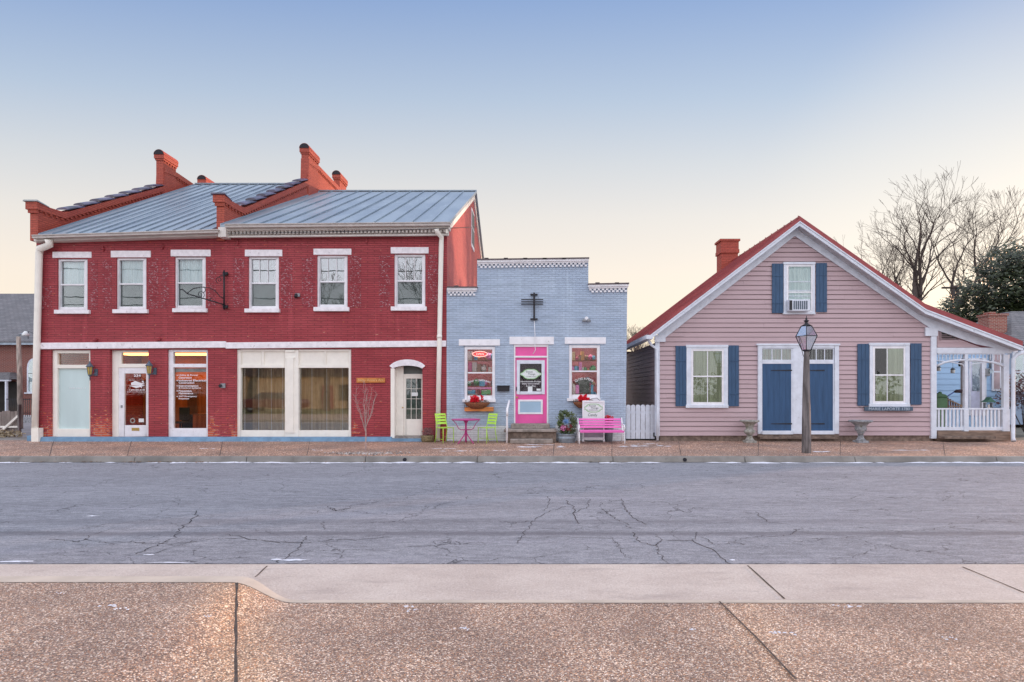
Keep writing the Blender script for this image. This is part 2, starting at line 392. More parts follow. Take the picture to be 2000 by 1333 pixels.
M['green_line'] = pm('green emblem line', (.20, .48, .14), .6, .05, 1, 1, 0)
M['signwhite'] = pm('white sign panel', (.78, .82, .82), .5, .03, 2, 20, 0)
M['neon'] = emit('red neon', (1, .06, .06), 2.2)
M['lampwarm'] = emit('lit warm ceiling lamp', (1, .46, .15), 4.5)
M['grass'] = pm('winter grass', (.13, .13, .05), .95, .35, 5, 80, .02)
M['gold'] = pm('brass', (.5, .35, .12), .35, .1, 8, 40, 0, metal=.7)
def roofmat(name, a, b_, rough=.42, metal=.25):
    m, nt, b = newmat(name); n1 = noise(nt, pos(nt, (1, .35, .35)), 1.1, 5, .6); n2 = noise(nt, pos(nt, (3, .4, .4)), 4, 4)
    o = mixc(nt, smooth(nt, n1, .35, .65), a, b_); o = mixc(nt, smooth(nt, n2, .58, .75, 0, .4), o, tuple(min(1, q*1.45) for q in b_))
    L(nt, o, b.inputs['Base Color']); b.inputs['Roughness'].default_value = rough; b.inputs['Metallic'].default_value = metal; bump(nt, b, n2, .01, .5); return m
M['metalroof'] = roofmat('blue grey standing seam metal', (.25, .31, .37), (.32, .385, .44))
M['redroof'] = roofmat('red painted metal roof', (.26, .045, .05), (.33, .062, .062), .5, .05)
M['tile'] = pm('glazed coping tile', (.075, .06, .105), .35, .6, 2.5, 30, .002, spec=.6)
def shingles(name, c1, c2):
    m, nt, b = newmat(name); g = nt.nodes.new('ShaderNodeNewGeometry'); s = nt.nodes.new('ShaderNodeSeparateXYZ'); L(nt, g.outputs['Position'], s.inputs[0])
    c = nt.nodes.new('ShaderNodeCombineXYZ'); L(nt, math_(nt, 'ADD', s.outputs[0], math_(nt, 'MULTIPLY', s.outputs[1], .3)), c.inputs[0]); L(nt, s.outputs[2], c.inputs[1])
    t = nt.nodes.new('ShaderNodeTexBrick'); L(nt, c.outputs[0], t.inputs['Vector']); t.inputs['Scale'].default_value = 1; t.inputs['Brick Width'].default_value = .3; t.inputs['Row Height'].default_value = .12; t.inputs['Mortar Size'].default_value = .008
    t.inputs['Color1'].default_value = (*c1, 1); t.inputs['Color2'].default_value = (*c2, 1); t.inputs['Mortar'].default_value = (.05, .05, .055, 1)
    n = noise(nt, pos(nt), 2, 5); o = mixc(nt, smooth(nt, n, .3, .7, 0, .5), t.outputs['Color'], tuple(q*.55 for q in c1))
    L(nt, o, b.inputs['Base Color']); b.inputs['Roughness'].default_value = .85; bump(nt, b, t.outputs['Fac'], -.01); return m
M['slate'] = shingles('grey slate', (.17, .17, .18), (.22, .21, .22))
def siding_mat(name, c, bh=.148, dark=.82):
    m, nt, b = newmat(name); uv, s = brick_uv(nt)
    row = math_(nt, 'FLOOR', math_(nt, 'DIVIDE', s.outputs[2], bh)); w = nt.nodes.new('ShaderNodeTexWhiteNoise'); w.noise_dimensions = '1D'; L(nt, row, w.inputs['W'])
    n = noise(nt, pos(nt, (.7, .7, 8)), 2.5, 5, .65); n2 = noise(nt, pos(nt, (.5, .5, .5)), 1, 3)
    o = mixc(nt, w.outputs[0], tuple(q*.93 for q in c), c); o = mixc(nt, smooth(nt, n, .45, .75, 0, .6), o, tuple(q*dark for q in c)); o = mixc(nt, smooth(nt, n2, .4, .65, 0, .3), o, tuple(min(1, q*1.12) for q in c))
    L(nt, o, b.inputs['Base Color']); b.inputs['Roughness'].default_value = .6; bump(nt, b, n, .003); return m
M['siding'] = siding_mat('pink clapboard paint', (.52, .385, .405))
M['siding_side'] = siding_mat('shaded clapboard paint', (.30, .22, .23))  # darker copy of the pink paint, side wall's shade put into the colour
M['siding_blue'] = siding_mat('sky blue clapboard paint', (.36, .56, .80))
M['siding_grey'] = siding_mat('blue grey clapboard paint', (.25, .33, .45))
def leafmat(name, c):
    m, nt, b = newmat(name); o = nt.nodes.new('ShaderNodeNewGeometry'); n = noise(nt, pos(nt), .9, 3)
    a = mixc(nt, o.outputs['Random Per Island'], tuple(q*.5 for q in c), tuple(q*1.6 for q in c)); a = mixc(nt, smooth(nt, n, .35, .65, 0, .5), a, tuple(q*.5 for q in c))
    L(nt, a, b.inputs['Base Color']); b.inputs['Roughness'].default_value = .45; return m
M['leaf'] = leafmat('evergreen leaves', (.036, .050, .016)); M['leaf2'] = leafmat('garden leaves', (.11, .15, .06)); M['leaf_dry'] = leafmat('dry leaves', (.20, .11, .06))
M['leaf_wine'] = leafmat('dark red leaves', (.10, .035, .035))

# ground materials
def pebble(name, c_lo, c_hi, scale, warm=None):
    m, nt, b = newmat(name); p = pos(nt)
    def vor(sc_, vec):
        v = nt.nodes.new('ShaderNodeTexVoronoi'); v.inputs['Scale'].default_value = sc_; L(nt, vec, v.inputs['Vector']); return v
    v1 = vor(scale, p); v2 = vor(scale*2.1, p)
    def hue(v):
        s = nt.nodes.new('ShaderNodeSeparateColor'); L(nt, v.outputs['Color'], s.inputs[0])
        r = nt.nodes.new('ShaderNodeValToRGB'); L(nt, s.outputs[0], r.inputs[0]); e = r.color_ramp.elements; r.color_ramp.interpolation = 'LINEAR'
        cs = [(0, (.05, .04, .04)), (.22, (.12, .09, .08)), (.42, (.27, .20, .165)), (.56, (.46, .24, .12)), (.66, (.26, .22, .23)), (.80, (.50, .40, .33)), (.93, (.82, .72, .62)), (1, (1, 1, 1))]
        e[0].position = 0; e[0].color = (*cs[0][1], 1); e[1].position = 1; e[1].color = (*cs[-1][1], 1)
        for q, cc in cs[1:-1]: x = e.new(q); x.color = (*cc, 1)
        return r.outputs[0]
    o = mixc(nt, .2, hue(v1), hue(v2))
    big = noise(nt, p, .8, 5, .6); mid = noise(nt, p, 5, 4)
    o = mixc(nt, 1, o, mixc(nt, smooth(nt, big, .3, .7), c_lo, c_hi), 'MULTIPLY')
    edge = smooth(nt, v1.outputs['Distance'], .35, .75, 0, .5); o = mixc(nt, edge, o, (.17, .12, .10))
    sn = noise(nt, pos(nt, (1, 1.6, 1)), 1.9, 6, .75); o = mixc(nt, smooth(nt, sn, .68, .74, 0, .75), o, (.75, .74, .78))
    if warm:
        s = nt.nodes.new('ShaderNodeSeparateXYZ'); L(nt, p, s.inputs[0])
        for (wx, wo, ww, k) in warm:  # warm patches of light painted into the pebble colour beside the joints
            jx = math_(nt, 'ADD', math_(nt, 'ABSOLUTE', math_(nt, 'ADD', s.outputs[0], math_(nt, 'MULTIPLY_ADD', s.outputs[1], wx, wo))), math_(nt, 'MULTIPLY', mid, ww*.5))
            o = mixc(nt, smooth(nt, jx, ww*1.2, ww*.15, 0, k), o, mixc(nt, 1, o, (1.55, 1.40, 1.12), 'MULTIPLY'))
    L(nt, o, b.inputs['Base Color']); b.inputs['Roughness'].default_value = .75
    bump(nt, b, math_(nt, 'MULTIPLY', v1.outputs['Distance'], -1), .006); return m
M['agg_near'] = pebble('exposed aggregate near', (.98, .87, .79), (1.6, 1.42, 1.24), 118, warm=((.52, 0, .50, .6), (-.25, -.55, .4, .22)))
M['agg_far'] = pebble('exposed aggregate far', (.85, .72, .66), (1.5, 1.15, .95), 45)
def asphalt():
    m, nt, b = newmat('worn asphalt'); p = pos(nt)
    s = nt.nodes.new('ShaderNodeSeparateXYZ'); L(nt, p, s.inputs[0])
    n1 = noise(nt, pos(nt, (.25, 1, 1)), 1.2, 6, .6); n2 = noise(nt, pos(nt, (.8, 1, 1)), 75, 4, .8); n4 = noise(nt, pos(nt, (.35, 1.2, 1)), 9, 5, .75); n3 = noise(nt, pos(nt, (.10, 1.8, 1)), 1.5, 5, .6)
    o = mixc(nt, smooth(nt, n1, .3, .7), (.198, .203, .228), (.255, .260, .288)); n5 = noise(nt, pos(nt, (.6, 1, 1)), 24, 4, .85); o = mixc(nt, smooth(nt, n5, .52, .68, 0, .5), o, (.46, .46, .49)); o = mixc(nt, smooth(nt, n5, .48, .34, 0, .55), o, (.10, .10, .115)); o = mixc(nt, smooth(nt, n4, .48, .66, 0, .55), o, (.36, .36, .39)); o = mixc(nt, smooth(nt, n4, .5, .34, 0, .45), o, (.12, .12, .135)); o = mixc(nt, smooth(nt, n3, .55, .75, 0, .6), o, (.34, .33, .38)); o = mixc(nt, smooth(nt, n2, .5, .75, 0, .8), o, (.52, .51, .55)); o = mixc(nt, smooth(nt, n2, .50, .3, 0, .7), o, (.09, .09, .105))
    vd = nt.nodes.new('ShaderNodeTexVoronoi'); vd.feature = 'DISTANCE_TO_EDGE'; vd.inputs['Scale'].default_value = 1.05
    dv = nt.nodes.new('ShaderNodeVectorMath'); dv.operation = 'ADD'; nz = nt.nodes.new('ShaderNodeTexNoise'); nz.inputs['Scale'].default_value = 3.5; nz.inputs['Detail'].default_value = 5; L(nt, p, nz.inputs['Vector'])
    sc3 = nt.nodes.new('ShaderNodeVectorMath'); sc3.operation = 'SCALE'; sc3.inputs['Scale'].default_value = .45; L(nt, nz.outputs['Color'], sc3.inputs[0]); L(nt, pos(nt, (.75, 1.25, 1)), dv.inputs[0]); L(nt, sc3.outputs[0], dv.inputs[1]); L(nt, dv.outputs[0], vd.inputs['Vector'])
    cm_ = smooth(nt, noise(nt, pos(nt, (.35, .5, 1)), 1.3, 3), .41, .55)
    o = mixc(nt, math_(nt, 'MULTIPLY', smooth(nt, vd.outputs['Distance'], .010, .002), math_(nt, 'MULTIPLY', cm_, .85)), o, (.05, .05, .058))
    # tyre tracks running along the street
    for yy, w, k in ((6.82, .16, .55), (7.45, .22, .30), (8.6, .3, .12), (11.6, .4, .12)):
        d = math_(nt, 'ABSOLUTE', math_(nt, 'SUBTRACT', math_(nt, 'ADD', s.outputs[1], math_(nt, 'MULTIPLY', n1, .12)), yy+.06))
        o = mixc(nt, smooth(nt, math_(nt, 'ADD', d, math_(nt, 'MULTIPLY', n3, w*.5)), w*1.3, w*.4, 0, k), o, (.085, .08, .095))
    sn = noise(nt, pos(nt, (.45, 2, 1)), 1.6, 6, .72); o = mixc(nt, smooth(nt, sn, .68, .78, 0, .6), o, (.5, .5, .56))
    L(nt, o, b.inputs['Base Color']); b.inputs['Roughness'].default_value = .8; bump(nt, b, n2, .006); return m
M['asphalt'] = asphalt()
M['concrete'] = pm('light concrete pan', (.53, .475, .43), .85, .22, 2.4, 90, .006, stretch=(.7, 1.5, 1), dirt=.35, dirtc=(.34, .29, .29))
def concrete(name, c, c2, sp=(.25, .22, .21)):
    m, nt, b = newmat(name); n1 = noise(nt, pos(nt, (.8, 1.3, 1)), 1.6, 5, .6); n2 = noise(nt, pos(nt), 55, 4, .85); n3 = noise(nt, pos(nt, (.5, 2, 1)), 3, 6, .7)
    o = mixc(nt, smooth(nt, n1, .3, .7), c, c2); o = mixc(nt, smooth(nt, n2, .52, .66, 0, .5), o, (.72, .68, .66)); o = mixc(nt, smooth(nt, n2, .47, .34, 0, .6), o, sp); o = mixc(nt, smooth(nt, n3, .52, .72, 0, .5), o, sp)
    L(nt, o, b.inputs['Base Color']); b.inputs['Roughness'].default_value = .85; bump(nt, b, n2, .006); return m
M['concrete'] = concrete('light concrete pan', (.48, .40, .35), (.58, .50, .44), (.30, .245, .225))
M['kerbconc'] = pm('old kerb concrete', (.235, .22, .20), .85, .25, 1.6, 60, .004, dirt=.25, dirtc=(.16, .14, .13))
M['kerbnear'] = pm('near kerb concrete', (.53, .45, .37), .8, .12, 3, 80, .002)
M['joint'] = pm('tar joint', (.085, .065, .055), .9, .3, 20, 60, .003)
M['crack'] = pm('crack black', (.030, .028, .034), .9, .1, 3, 3, 0)  # flat near-black colour for cracks, drain outlets and chimney cap ends
M['snow'] = pm('salt and snow', (.74, .75, .82), .8, .12, 9, 60, .01)
M['ground'] = pm('ground', (.17, .16, .13), .95, .3, .4, 20, .01)
M['lot'] = pm('alley asphalt', (.23, .22, .23), .9, .15, .7, 80, .002)
exec_parts = []
# ------------------------------------------------------------------ ground
def slab(name, mat, x0, x1, y0, y1, z0, z1, parent=None, label=None):
    o = MB().box(x0, x1, y0, y1, z0, z1).build(name, mat, parent, label=label)
    if parent is None: tag(o, label, None, None, 'structure')
    return o
slab('ground', M['ground'], -600, 600, -300, 1500, -.6, -.16, label='bare winter ground far behind the houses')
YK, YR, YN = 13.66, 5.58, 4.68
road = slab('road', M['asphalt'], -160, 160, YR, YK-.02, -.5, -.13, label='worn blue grey asphalt street with branching cracks')
# camber seen as a slight crown would hide the pan, the street is built flat
slab('gutter_pan', M['concrete'], -160, 160, YN-.10, YR, -.5, -.122, label='pale concrete gutter pan along the near side of the street')
pave = slab('sidewalk', M['agg_far'], -160, 160, YK+.2, 18.3, -.5, 0, label='brown exposed aggregate pavement in front of the shops')
kerb = MB()
x = -40.0
while x < 40:
    w = random.uniform(2.6, 3.4)
    kerb.hexa([(x, YK-.03, -.13), (x+w-.012, YK-.03, -.13), (x+w-.012, YK+.197, -.13), (x, YK+.197, -.13), (x, YK+.02, .002), (x+w-.012, YK+.02, .002), (x+w-.012, YK+.197, .002), (x, YK+.197, .002)])
    x += w
tag(kerb.build('kerb', M['kerbconc'], bevel=.012), 'old grey concrete kerb on the shop side of the street', kind='structure')
# near pavement: full height on the left of the ramp, dropped on the right
mb = MB()
def yk_near(xx):      # near kerb line, z of near pavement edge
    a = (450-VX)*4.68/F; c = (590-VX)*4.68/F
    t = min(1, max(0, (xx-a)/(c-a))); t = t*t*(3-2*t)
    return YN-.0*t-.16*t, -.11*t
xs = [-60, -20, -8, -5]+[-4+.05*i for i in range(60)]+[0, 3, 8, 20, 60]
for i in range(len(xs)-1):
    a, c = xs[i], xs[i+1]; (ya, za), (yc, zc) = yk_near(a), yk_near(c)
    for (u0, u1) in ((0, .25), (.25, .6), (.6, 1)):
        def P(xx, yk, z, u):      # u=0 at kerb, 1 at 2 m back
            return (xx, yk-u*1.4, z*(1-u*.35))
        mb.quad(P(a, ya, za, u0), P(c, yc, zc, u0), P(c, yc, zc, u1), P(a, ya, za, u1))
    mb.quad((a, ya-1.4, za*.65), (c, yc-1.4, zc*.65), (c, -3, 0), (a, -3, 0))
mb.fixn = False
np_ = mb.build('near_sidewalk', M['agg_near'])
for p in np_.data.polygons: pass
bm = bmesh.new(); bm.from_mesh(np_.data); bmesh.ops.remove_doubles(bm, verts=bm.verts, dist=1e-4)
for f in bm.faces:
    if f.normal.z < 0: f.normal_flip()
bm.to_mesh(np_.data); bm.free()
tag(np_, 'exposed aggregate pavement of orange and white pebbles nearest the camera', kind='structure')
mb = MB()
for i in range(len(xs)-1):
    a, c = xs[i], xs[i+1]; (ya, za), (yc, zc) = yk_near(a), yk_near(c)
    k = lambda yy, zz: [(yy, zz+.003), (yy+.15-.09*min(1, -zz/.11), zz+.003), (yy+.18-.09*min(1, -zz/.11), min(-.118, zz-.005)), (yy+.18, -.3), (yy, -.3)]
    pa, pc = k(ya, za), k(yc, zc)
    for j in range(4): mb.quad((a, *pa[j]), (c, *pc[j]), (c, *pc[j+1]), (a, *pa[j+1]))
kn = mb.build('near_kerb', M['kerbnear']); tag(kn, 'smooth tan kerb edge that drops into a driveway ramp', kind='structure')
slab('lawn', M['grass'], -160, 160, -60, -3, -.5, -.02, label='dull winter lawn across the street from the shops')
slab('alley', M['lot'], -40, X(62, 18.3)-.05, 18.3, 60, -.5, -.01, label='grey asphalt alley left of the red brick building')
# ground sheets: joints, cracks, snow
def ribbon(pts, w, z, mb, jit=.012, sub=4):
    P = []
    for i in range(len(pts)-1):
        a, b = Vector((*pts[i], 0)), Vector((*pts[i+1], 0))
        for k in range(sub):
            q = a.lerp(b, k/sub)
            if k or i: q = q+Vector((random.uniform(-jit, jit), random.uniform(-jit, jit), 0))
            P.append(q)
    P.append(Vector((*pts[-1], 0)))
    for i in range(len(P)-1):
        t = (P[i+1]-P[i]).normalized(); n = Vector((-t.y, t.x, 0)); wa = w*(.5+random.random()*.6)*.5; wb = w*(.5+random.random()*.6)*.5
        if i > 0: A0, A1 = last
        else: A0, A1 = P[i]-n*wa, P[i]+n*wa
        B0, B1 = P[i+1]-n*wb, P[i+1]+n*wb; last = (B0, B1)
        mb.quad((A0.x, A0.y, z), (B0.x, B0.y, z), (B1.x, B1.y, z), (A1.x, A1.y, z))
cr = MB()
def ck(pp, w=.018, jit=.03, sub=7): ribbon([G(a, b, -.13) for a, b in pp], w*.62, -.126, cr, jit, sub)
ck([(383, 998), (380, 1012), (352, 1032), (345, 1050), (318, 1062), (265, 1083)], .022)
ck([(95, 1054), (150, 1060), (165, 1054), (205, 1060), (262, 1060), (290, 1063), (350, 1062), (420, 1053), (470, 1052), (530, 1060), (590, 1062), (640, 1055), (700, 1055), (760, 1050)], .02)
ck([(165, 1054), (180, 1045), (230, 1030)], .012); ck([(300, 1082), (372, 1058), (410, 1050)], .012)
ck([(590, 1062), (575, 1080), (540, 1100), (522, 1118)], .016); ck([(590, 1062), (597, 1048)], .014)
ck([(640, 990), (655, 998), (672, 996), (690, 992)], .022); ck([(648, 993), (656, 999)], .02); ck([(630, 1020), (634, 1035)], .014)
ck([(845, 995), (860, 985), (880, 982)], .016); ck([(910, 975), (914, 970)], .014)
ck([(280, 1020), (300, 1014), (360, 1008)], .01); ck([(440, 1044), (490, 1053), (560, 1060)], .012)
ck([(396, 1022), (440, 1025), (560, 1024)], .009)
ck([(1000, 1024), (1040, 1018), (1075, 998), (1105, 990)], .018); ck([(1040, 1018), (1022, 1045), (1010, 1062)], .016)
ck([(1070, 970), (1072, 990), (1058, 998)], .016); ck([(1105, 978), (1120, 992), (1122, 1005), (1132, 1024)], .022)
ck([(1150, 975), (1150, 990), (1120, 1003)], .018); ck([(1175, 996), (1195, 1010), (1225, 1025), (1228, 1032)], .02)
ck([(1215, 975), (1218, 990), (1228, 1000), (1230, 1010), (1262, 1025)], .022); ck([(1215, 992), (1195, 996), (1175, 996)], .016)
ck([(1235, 1040), (1250, 1060), (1280, 1066), (1290, 1056), (1355, 1058), (1400, 1080), (1425, 1105)], .022)
ck([(1280, 1066), (1288, 1080), (1305, 1100)], .016); ck([(1205, 1060), (1215, 1080), (1232, 1092)], .012)
ck([(1290, 1056), (1280, 1044)], .012); ck([(1355, 1058), (1362, 1040)], .016); ck([(1370, 1050), (1400, 1066), (1430, 1060), (1455, 1064)], .016)
ck([(1470, 1050), (1500, 1048), (1540, 1046), (1555, 1036)], .014); ck([(1475, 1000), (1500, 1020), (1545, 1026)], .016)
ck([(1010, 1052), (1100, 1050), (1200, 1052), (1200, 1062)], .012); ck([(1700, 975), (1750, 975), (1800, 965)], .008); ck([(1840, 980), (1855, 972), (1860, 968)], .01)
for _ in range(40):
    a, b = random.uniform(0, 1990), random.uniform(925, 1095); k = random.uniform(15, 60)
    ck([(a, b), (a+k*.4, b+random.uniform(-2, 2)), (a+k, b+random.uniform(-6, 6))], .006, .02, 4)
ribbon([(X(q, YR), YR+.018) for q in (-20, 400, 800, 1200, 1600, 2040)], .03, -.126, cr, .007, 60)
o = cr.build('crack', M['crack'], road)
jn = MB()
def jt(pp, z, w, jit=.003, zz=None, sub=8): ribbon([G(a, b, z) for a, b in pp], w, (z if zz is None else zz)+.004, jn, jit, sub)
jp = lambda a: [(p[0], p[1]) for p in a]
ribbon([(X(462, 4.66), 4.66), (X(461, 3.9), 3.9), (X(460, 3.0), 3.0), (X(458, 2.2), 2.2)], .021, .006, jn, .004, 6)
ra = [G(1405, 1178, -.105), G(1480, 1252, -.09), G(1555, 1333, -.075)]
jn2 = MB()
for (a, b, za, zb) in ((ra[0], ra[1], -.106, -.090), (ra[1], ra[2], -.090, -.072)):
    k = .0075
    jn2.quad((a[0]-k, a[1], za+.014), (a[0]+k, a[1], za+.014), (b[0]+k, b[1], zb+.014), (b[0]-k, b[1], zb+.014))
jn2.build('expansion_joint', M['joint'], np_, label='slanting joint on the right')
jn.build('expansion_joint', M['joint'], np_, label='straight joint on the left')
jn3 = MB(); pan = bpy.data.objects['gutter_pan']
ribbon([G(1460, 1105, -.12), G(1532, 1170, -.12)], .02, -.117, jn3, .003, 5); ribbon([G(1880, 1108, -.12), G(2010, 1162, -.12)], .016, -.117, jn3, .003, 5)
ribbon([(X(q, 4.51), 4.515) for q in (585, 800, 1100, 1500, 2050)], .03, -.1155, jn3, .004, 14)
ribbon([G(522, 1106, -.12), G(498, 1128, -.12)], .014, -.117, jn3, .003, 4)
jn3.build('expansion_joint', M['joint'], pan)
jn4 = MB()
for q in (98, 250, 430, 600, 1080, 1195, 1330, 1480, 1640, 1845): 
    a = G(q, 892.5); ribbon([(X(q, 13.9), 13.88), (X(q+(q-1040)*-.004+random.uniform(-4, 4), 17.9), 17.9)], .018, .004, jn4, .004, 4)
jn4.build('expansion_joint', M['joint'], pave)
# snow and salt
def snowpatch(mb, cx, cy, rx, ry, z, n=18):
    ph = random.uniform(0, 6); pts = []
    for k in range(n):
        a = 2*math.pi*k/n; r = .65+.35*math.sin(3*a+ph)*math.sin(5*a+2*ph)+random.uniform(-.18, .18)
        pts.append((cx+rx*r*math.cos(a), cy+ry*r*math.sin(a), z))
    c = (cx, cy, z+.006+min(.03, ry*.12))
    for k in range(n): mb.poly((pts[k], pts[(k+1) % n], c))
sn = MB()
x = -16.5
while x < 16:
    w = random.uniform(.15, .7); dens = 1 if -3 < x < 1 or -9 < x < -3 else .55
    if random.random() < dens: snowpatch(sn, x, YK-.10+random.uniform(-.05, .03), w*.9, random.uniform(.05, .15), -.125)
    x += w
for a, b, rx, ry in ((575, 1095, .22, .035), (540, 1094, .10, .03), (290, 1085, .08, .02), (180, 1009, .12, .03), (35, 1098, .25, .03), (330, 1100, .3, .015), (1430, 1095, .05, .02)):
    g = G(a, b, -.13); snowpatch(sn, g[0], g[1], rx, ry, -.1255)
sn.fixn = False
o = sn.build('snow', M['snow']); tag(o, 'thin white salt and snow crust lying in the street gutter', kind='stuff')
sn = MB(); sn.fixn = False
for a, b, rx, ry in ((1030, 874, .9, .16), (1060, 869, .5, .08), (1235, 872, .75, .18), (1262, 868, .4, .1), (1590, 883, .5, .1), (400, 877, .3, .06), (900, 882, .5, .07), (1780, 880, .7, .05), (620, 880, .2, .04), (860, 877, .4, .06), (985, 881, .6, .05)):
    g = G(a, b, 0)
    for _ in range(7): snowpatch(sn, g[0]+random.gauss(0, rx*.5), g[1]+random.gauss(0, ry*.7), rx*random.uniform(.1, .35), ry*random.uniform(.15, .4), .004+_*.0005)
o = sn.build('snow', M['snow']); tag(o, 'thin patches of old snow on the brown pavement before the shop steps', kind='stuff')
sn = MB(); sn.fixn = False
for a, b, r_ in ((222, 1183, .05), (232, 1190, .03), (790, 1180, .035), (800, 1186, .03), (900, 1224, .03), (912, 1226, .02), (1350, 1226, .025), (1515, 1234, .03), (1540, 1236, .035), (1860, 1246, .03), (1648, 1178, .04), (1660, 1181, .02), (120, 1160, .02), (400, 1205, .02)):
    g = G(a, b, .004 if a < 500 else -.06)
    for _ in range(5): snowpatch(sn, g[0]+random.gauss(0, r_), g[1]+random.gauss(0, r_*.5), r_*random.uniform(.25, .7), r_*random.uniform(.15, .4), (.006 if a < 500 else -.098*(1-.35*max(0, min(1, (yk_near(g[0])[0]-g[1])/1.4)))+.012)+_*.0006, 11)
o = sn.build('snow', M['snow']); tag(o, 'small flecks of leftover snow on the pebbled pavement nearest the camera', kind='stuff')
# fallen leaves in gutter
lf = MB()
for _ in range(140):
    px = random.choice([random.uniform(20, 420), random.uniform(20, 420), random.uniform(420, 1250)])
    g = (X(px, YK-.08)+random.uniform(-.05, .05), YK-.08+random.uniform(-.1, .05)); a = random.uniform(0, 6); r = random.uniform(.015, .035)
    lf.poly([(g[0]+r*math.cos(a+k*1.57), g[1]+r*math.sin(a+k*1.57)*.8, -.115+random.uniform(0, .02)) for k in range(4)])
tag(lf.build('fallen_leaves', M['leaf_dry']), 'scattered brown leaves caught against the far kerb', kind='stuff')
# kerb weep holes
for px in (790, 1338):
    o = MB()
    xx = X(px, 13.62); o.tube([(xx, YK-.035, -.065), (xx, YK+.02, -.065)], .045, 12)
    t = o.build('drain_hole', M['crack']); tag(t, 'dark round drain outlet in the kerb face '+('below the arched door' if px < 1000 else 'near the pink house corner'), 'drain', 'drain outlets in the far kerb')

# ------------------------------------------------------------------ red brick building
RB = thing('brick_building', (X(470), 18, 0), 'two storey red painted brick building with grey metal roofs and white lintels', 'building')
YF = 18.0
ups = [((112, 506, 171, 606), (102, 492, 178, 504), (105, 605.5, 173, 613), 0), ((227, 504, 286, 605), (216, 490, 294, 503), (219, 604.5, 287, 612), 0), ((341, 502, 402, 603), (333, 488, 411, 501), (336, 602.5, 403, 610), 0),
       ((485, 502, 545, 604), (478, 488, 551, 501), (477, 603, 545, 610.5), 1), ((619, 499, 679, 601), (612, 486, 686, 498), (612, 600, 681, 608), 1), ((770, 497, 831, 600), (763, 483, 837, 495.5), (763, 599, 833, 607), 1)]
arch = [(X(767), Z(856)), (X(825), Z(856)), (X(825), Z(722))]+[(X(796+29*math.cos(a)), Z(722-9*math.sin(a))) for a in [math.pi*k/10 for k in range(1, 10)]]+[(X(767), Z(722))]
holes = [rect(*u[0]) for u in ups]+[rect(100, 684, 176.5, 857), rect(214, 684, 290, 857), rect(327, 683, 406, 857), rect(462, 682, 686, 857), arch]
outer = [(X(71), Z(868)), (X(872), Z(862)), (X(873), Z(446)), (X(440), Z(452)), (X(71), Z(466))]
outer = [(X(71), -.05), (X(872), -.05)]+outer[2:]
wall_with_holes(outer, holes, YF, .24).build('wall', M['red_brick'], RB, label='painted brick front wall')
XL, XR, XM0, XM1 = X(71), X(873), X(425), X(440)
YRDG, ZRL, ZRR, YB = 26.0, 10.98, 10.66, 34.0
# side and back walls
g = MB()
def gable_pts(ze, zr): return [(YF+.001, -.05), (YB, -.05), (YB, ze-.1), (YRDG, zr-.06), (YF+.001, ze-.1)]
g.xprism(gable_pts(6.75, ZRR), XR-.3, XR); g.build('side_wall', M['red_brick'], RB, label='sunlit gable wall facing the blue shop'); bpy.data.objects['side_wall'].data.materials[0] = brick('rough painted gable', (.5, .12, .08), (.42, .08, .06), (.3, .06, .06), paint=((.42, .052, .062), (.48, .085, .085)), wear=.06, mf=.5, bd=.02)
g = MB(); g.xprism(gable_pts(6.5, ZRL), XL, XL+.28)
g.box(XL+.28, XR-.3, YB-.2, YB, -.05, 6.4); g.build('side_wall', M['red_brick'], RB)
# interior lining that keeps the rooms separate
g = MB(); g.box(XL+.28, XR-.3, 22.6, 22.7, 0, 6); g.box(XL+.28, XR-.3, YF+.26, 22.6, 2.98, 3.06); g.box(XL+.28, XR-.3, YF+.26, 22.6, .0, .05)
for px in (434, 735): g.box(X(px)-.06, X(px)+.06, YF+.26, 22.6, .05, 2.98)
g.build('inner_partition', pm('plaster', (.35, .27, .17), .9), RB)
# roofs
def seam_roof(x0, x1, yE, zE0, zE1, yR, zR, yB, zB, n, mat, seams=True):
    mb = MB(); th = .07
    mb.hexa([(x0, yE, zE0-th), (x1, yE, zE1-th), (x1, yR, zR-th), (x0, yR, zR-th), (x0, yE, zE0), (x1, yE, zE1), (x1, yR, zR), (x0, yR, zR)])
    mb.hexa([(x0, yR, zR-th), (x1, yR, zR-th), (x1, yB, zB-th), (x0, yB, zB-th), (x0, yR, zR), (x1, yR, zR), (x1, yB, zB), (x0, yB, zB)])
    for i in range(n+1):
        t = i/n; xx = x0+(x1-x0)*t; ze = zE0+(zE1-zE0)*t; hw = .014; h = .045
        xx = min(max(xx, x0+hw), x1-hw)
        mb.hexa([(xx-hw, yE, ze), (xx+hw, yE, ze), (xx+hw, yR, zR), (xx-hw, yR, zR), (xx-hw, yE, ze+h), (xx+hw, yE, ze+h), (xx+hw, yR, zR+h), (xx-hw, yR, zR+h)])
    mb.box(x0, x1, yR-.07, yR+.07, zR+.01, zR+.055)
    return mb
seam_roof(XL+.30, XM0, 17.72, 6.42, 6.58, YRDG, ZRL, YB+.2, 6.3, 13, None).build('roof', M['metalroof'], RB, label='left standing seam metal roof')
seam_roof(XM1, XR+.16, 17.70, 6.72, 6.82, YRDG, ZRR, YB+.2, 6.3, 12, None).build('roof', M['metalroof'], RB, label='right standing seam metal roof')
# right rake board
mb = MB()
for (ya, za, yb, zb) in ((17.72, 6.72, YRDG, ZRR-.1), (YRDG, ZRR-.1, YB+.1, 6.2)):
    mb.hexa([(XR+.002, ya, za-.25), (XR+.06, ya, za-.25), (XR+.06, yb, zb-.25), (XR+.002, yb, zb-.25), (XR+.002, ya, za-.02), (XR+.06, ya, za-.02), (XR+.06, yb, zb-.02), (XR+.002, yb, zb-.02)])
mb.build('rake_board', M['cream'], RB)
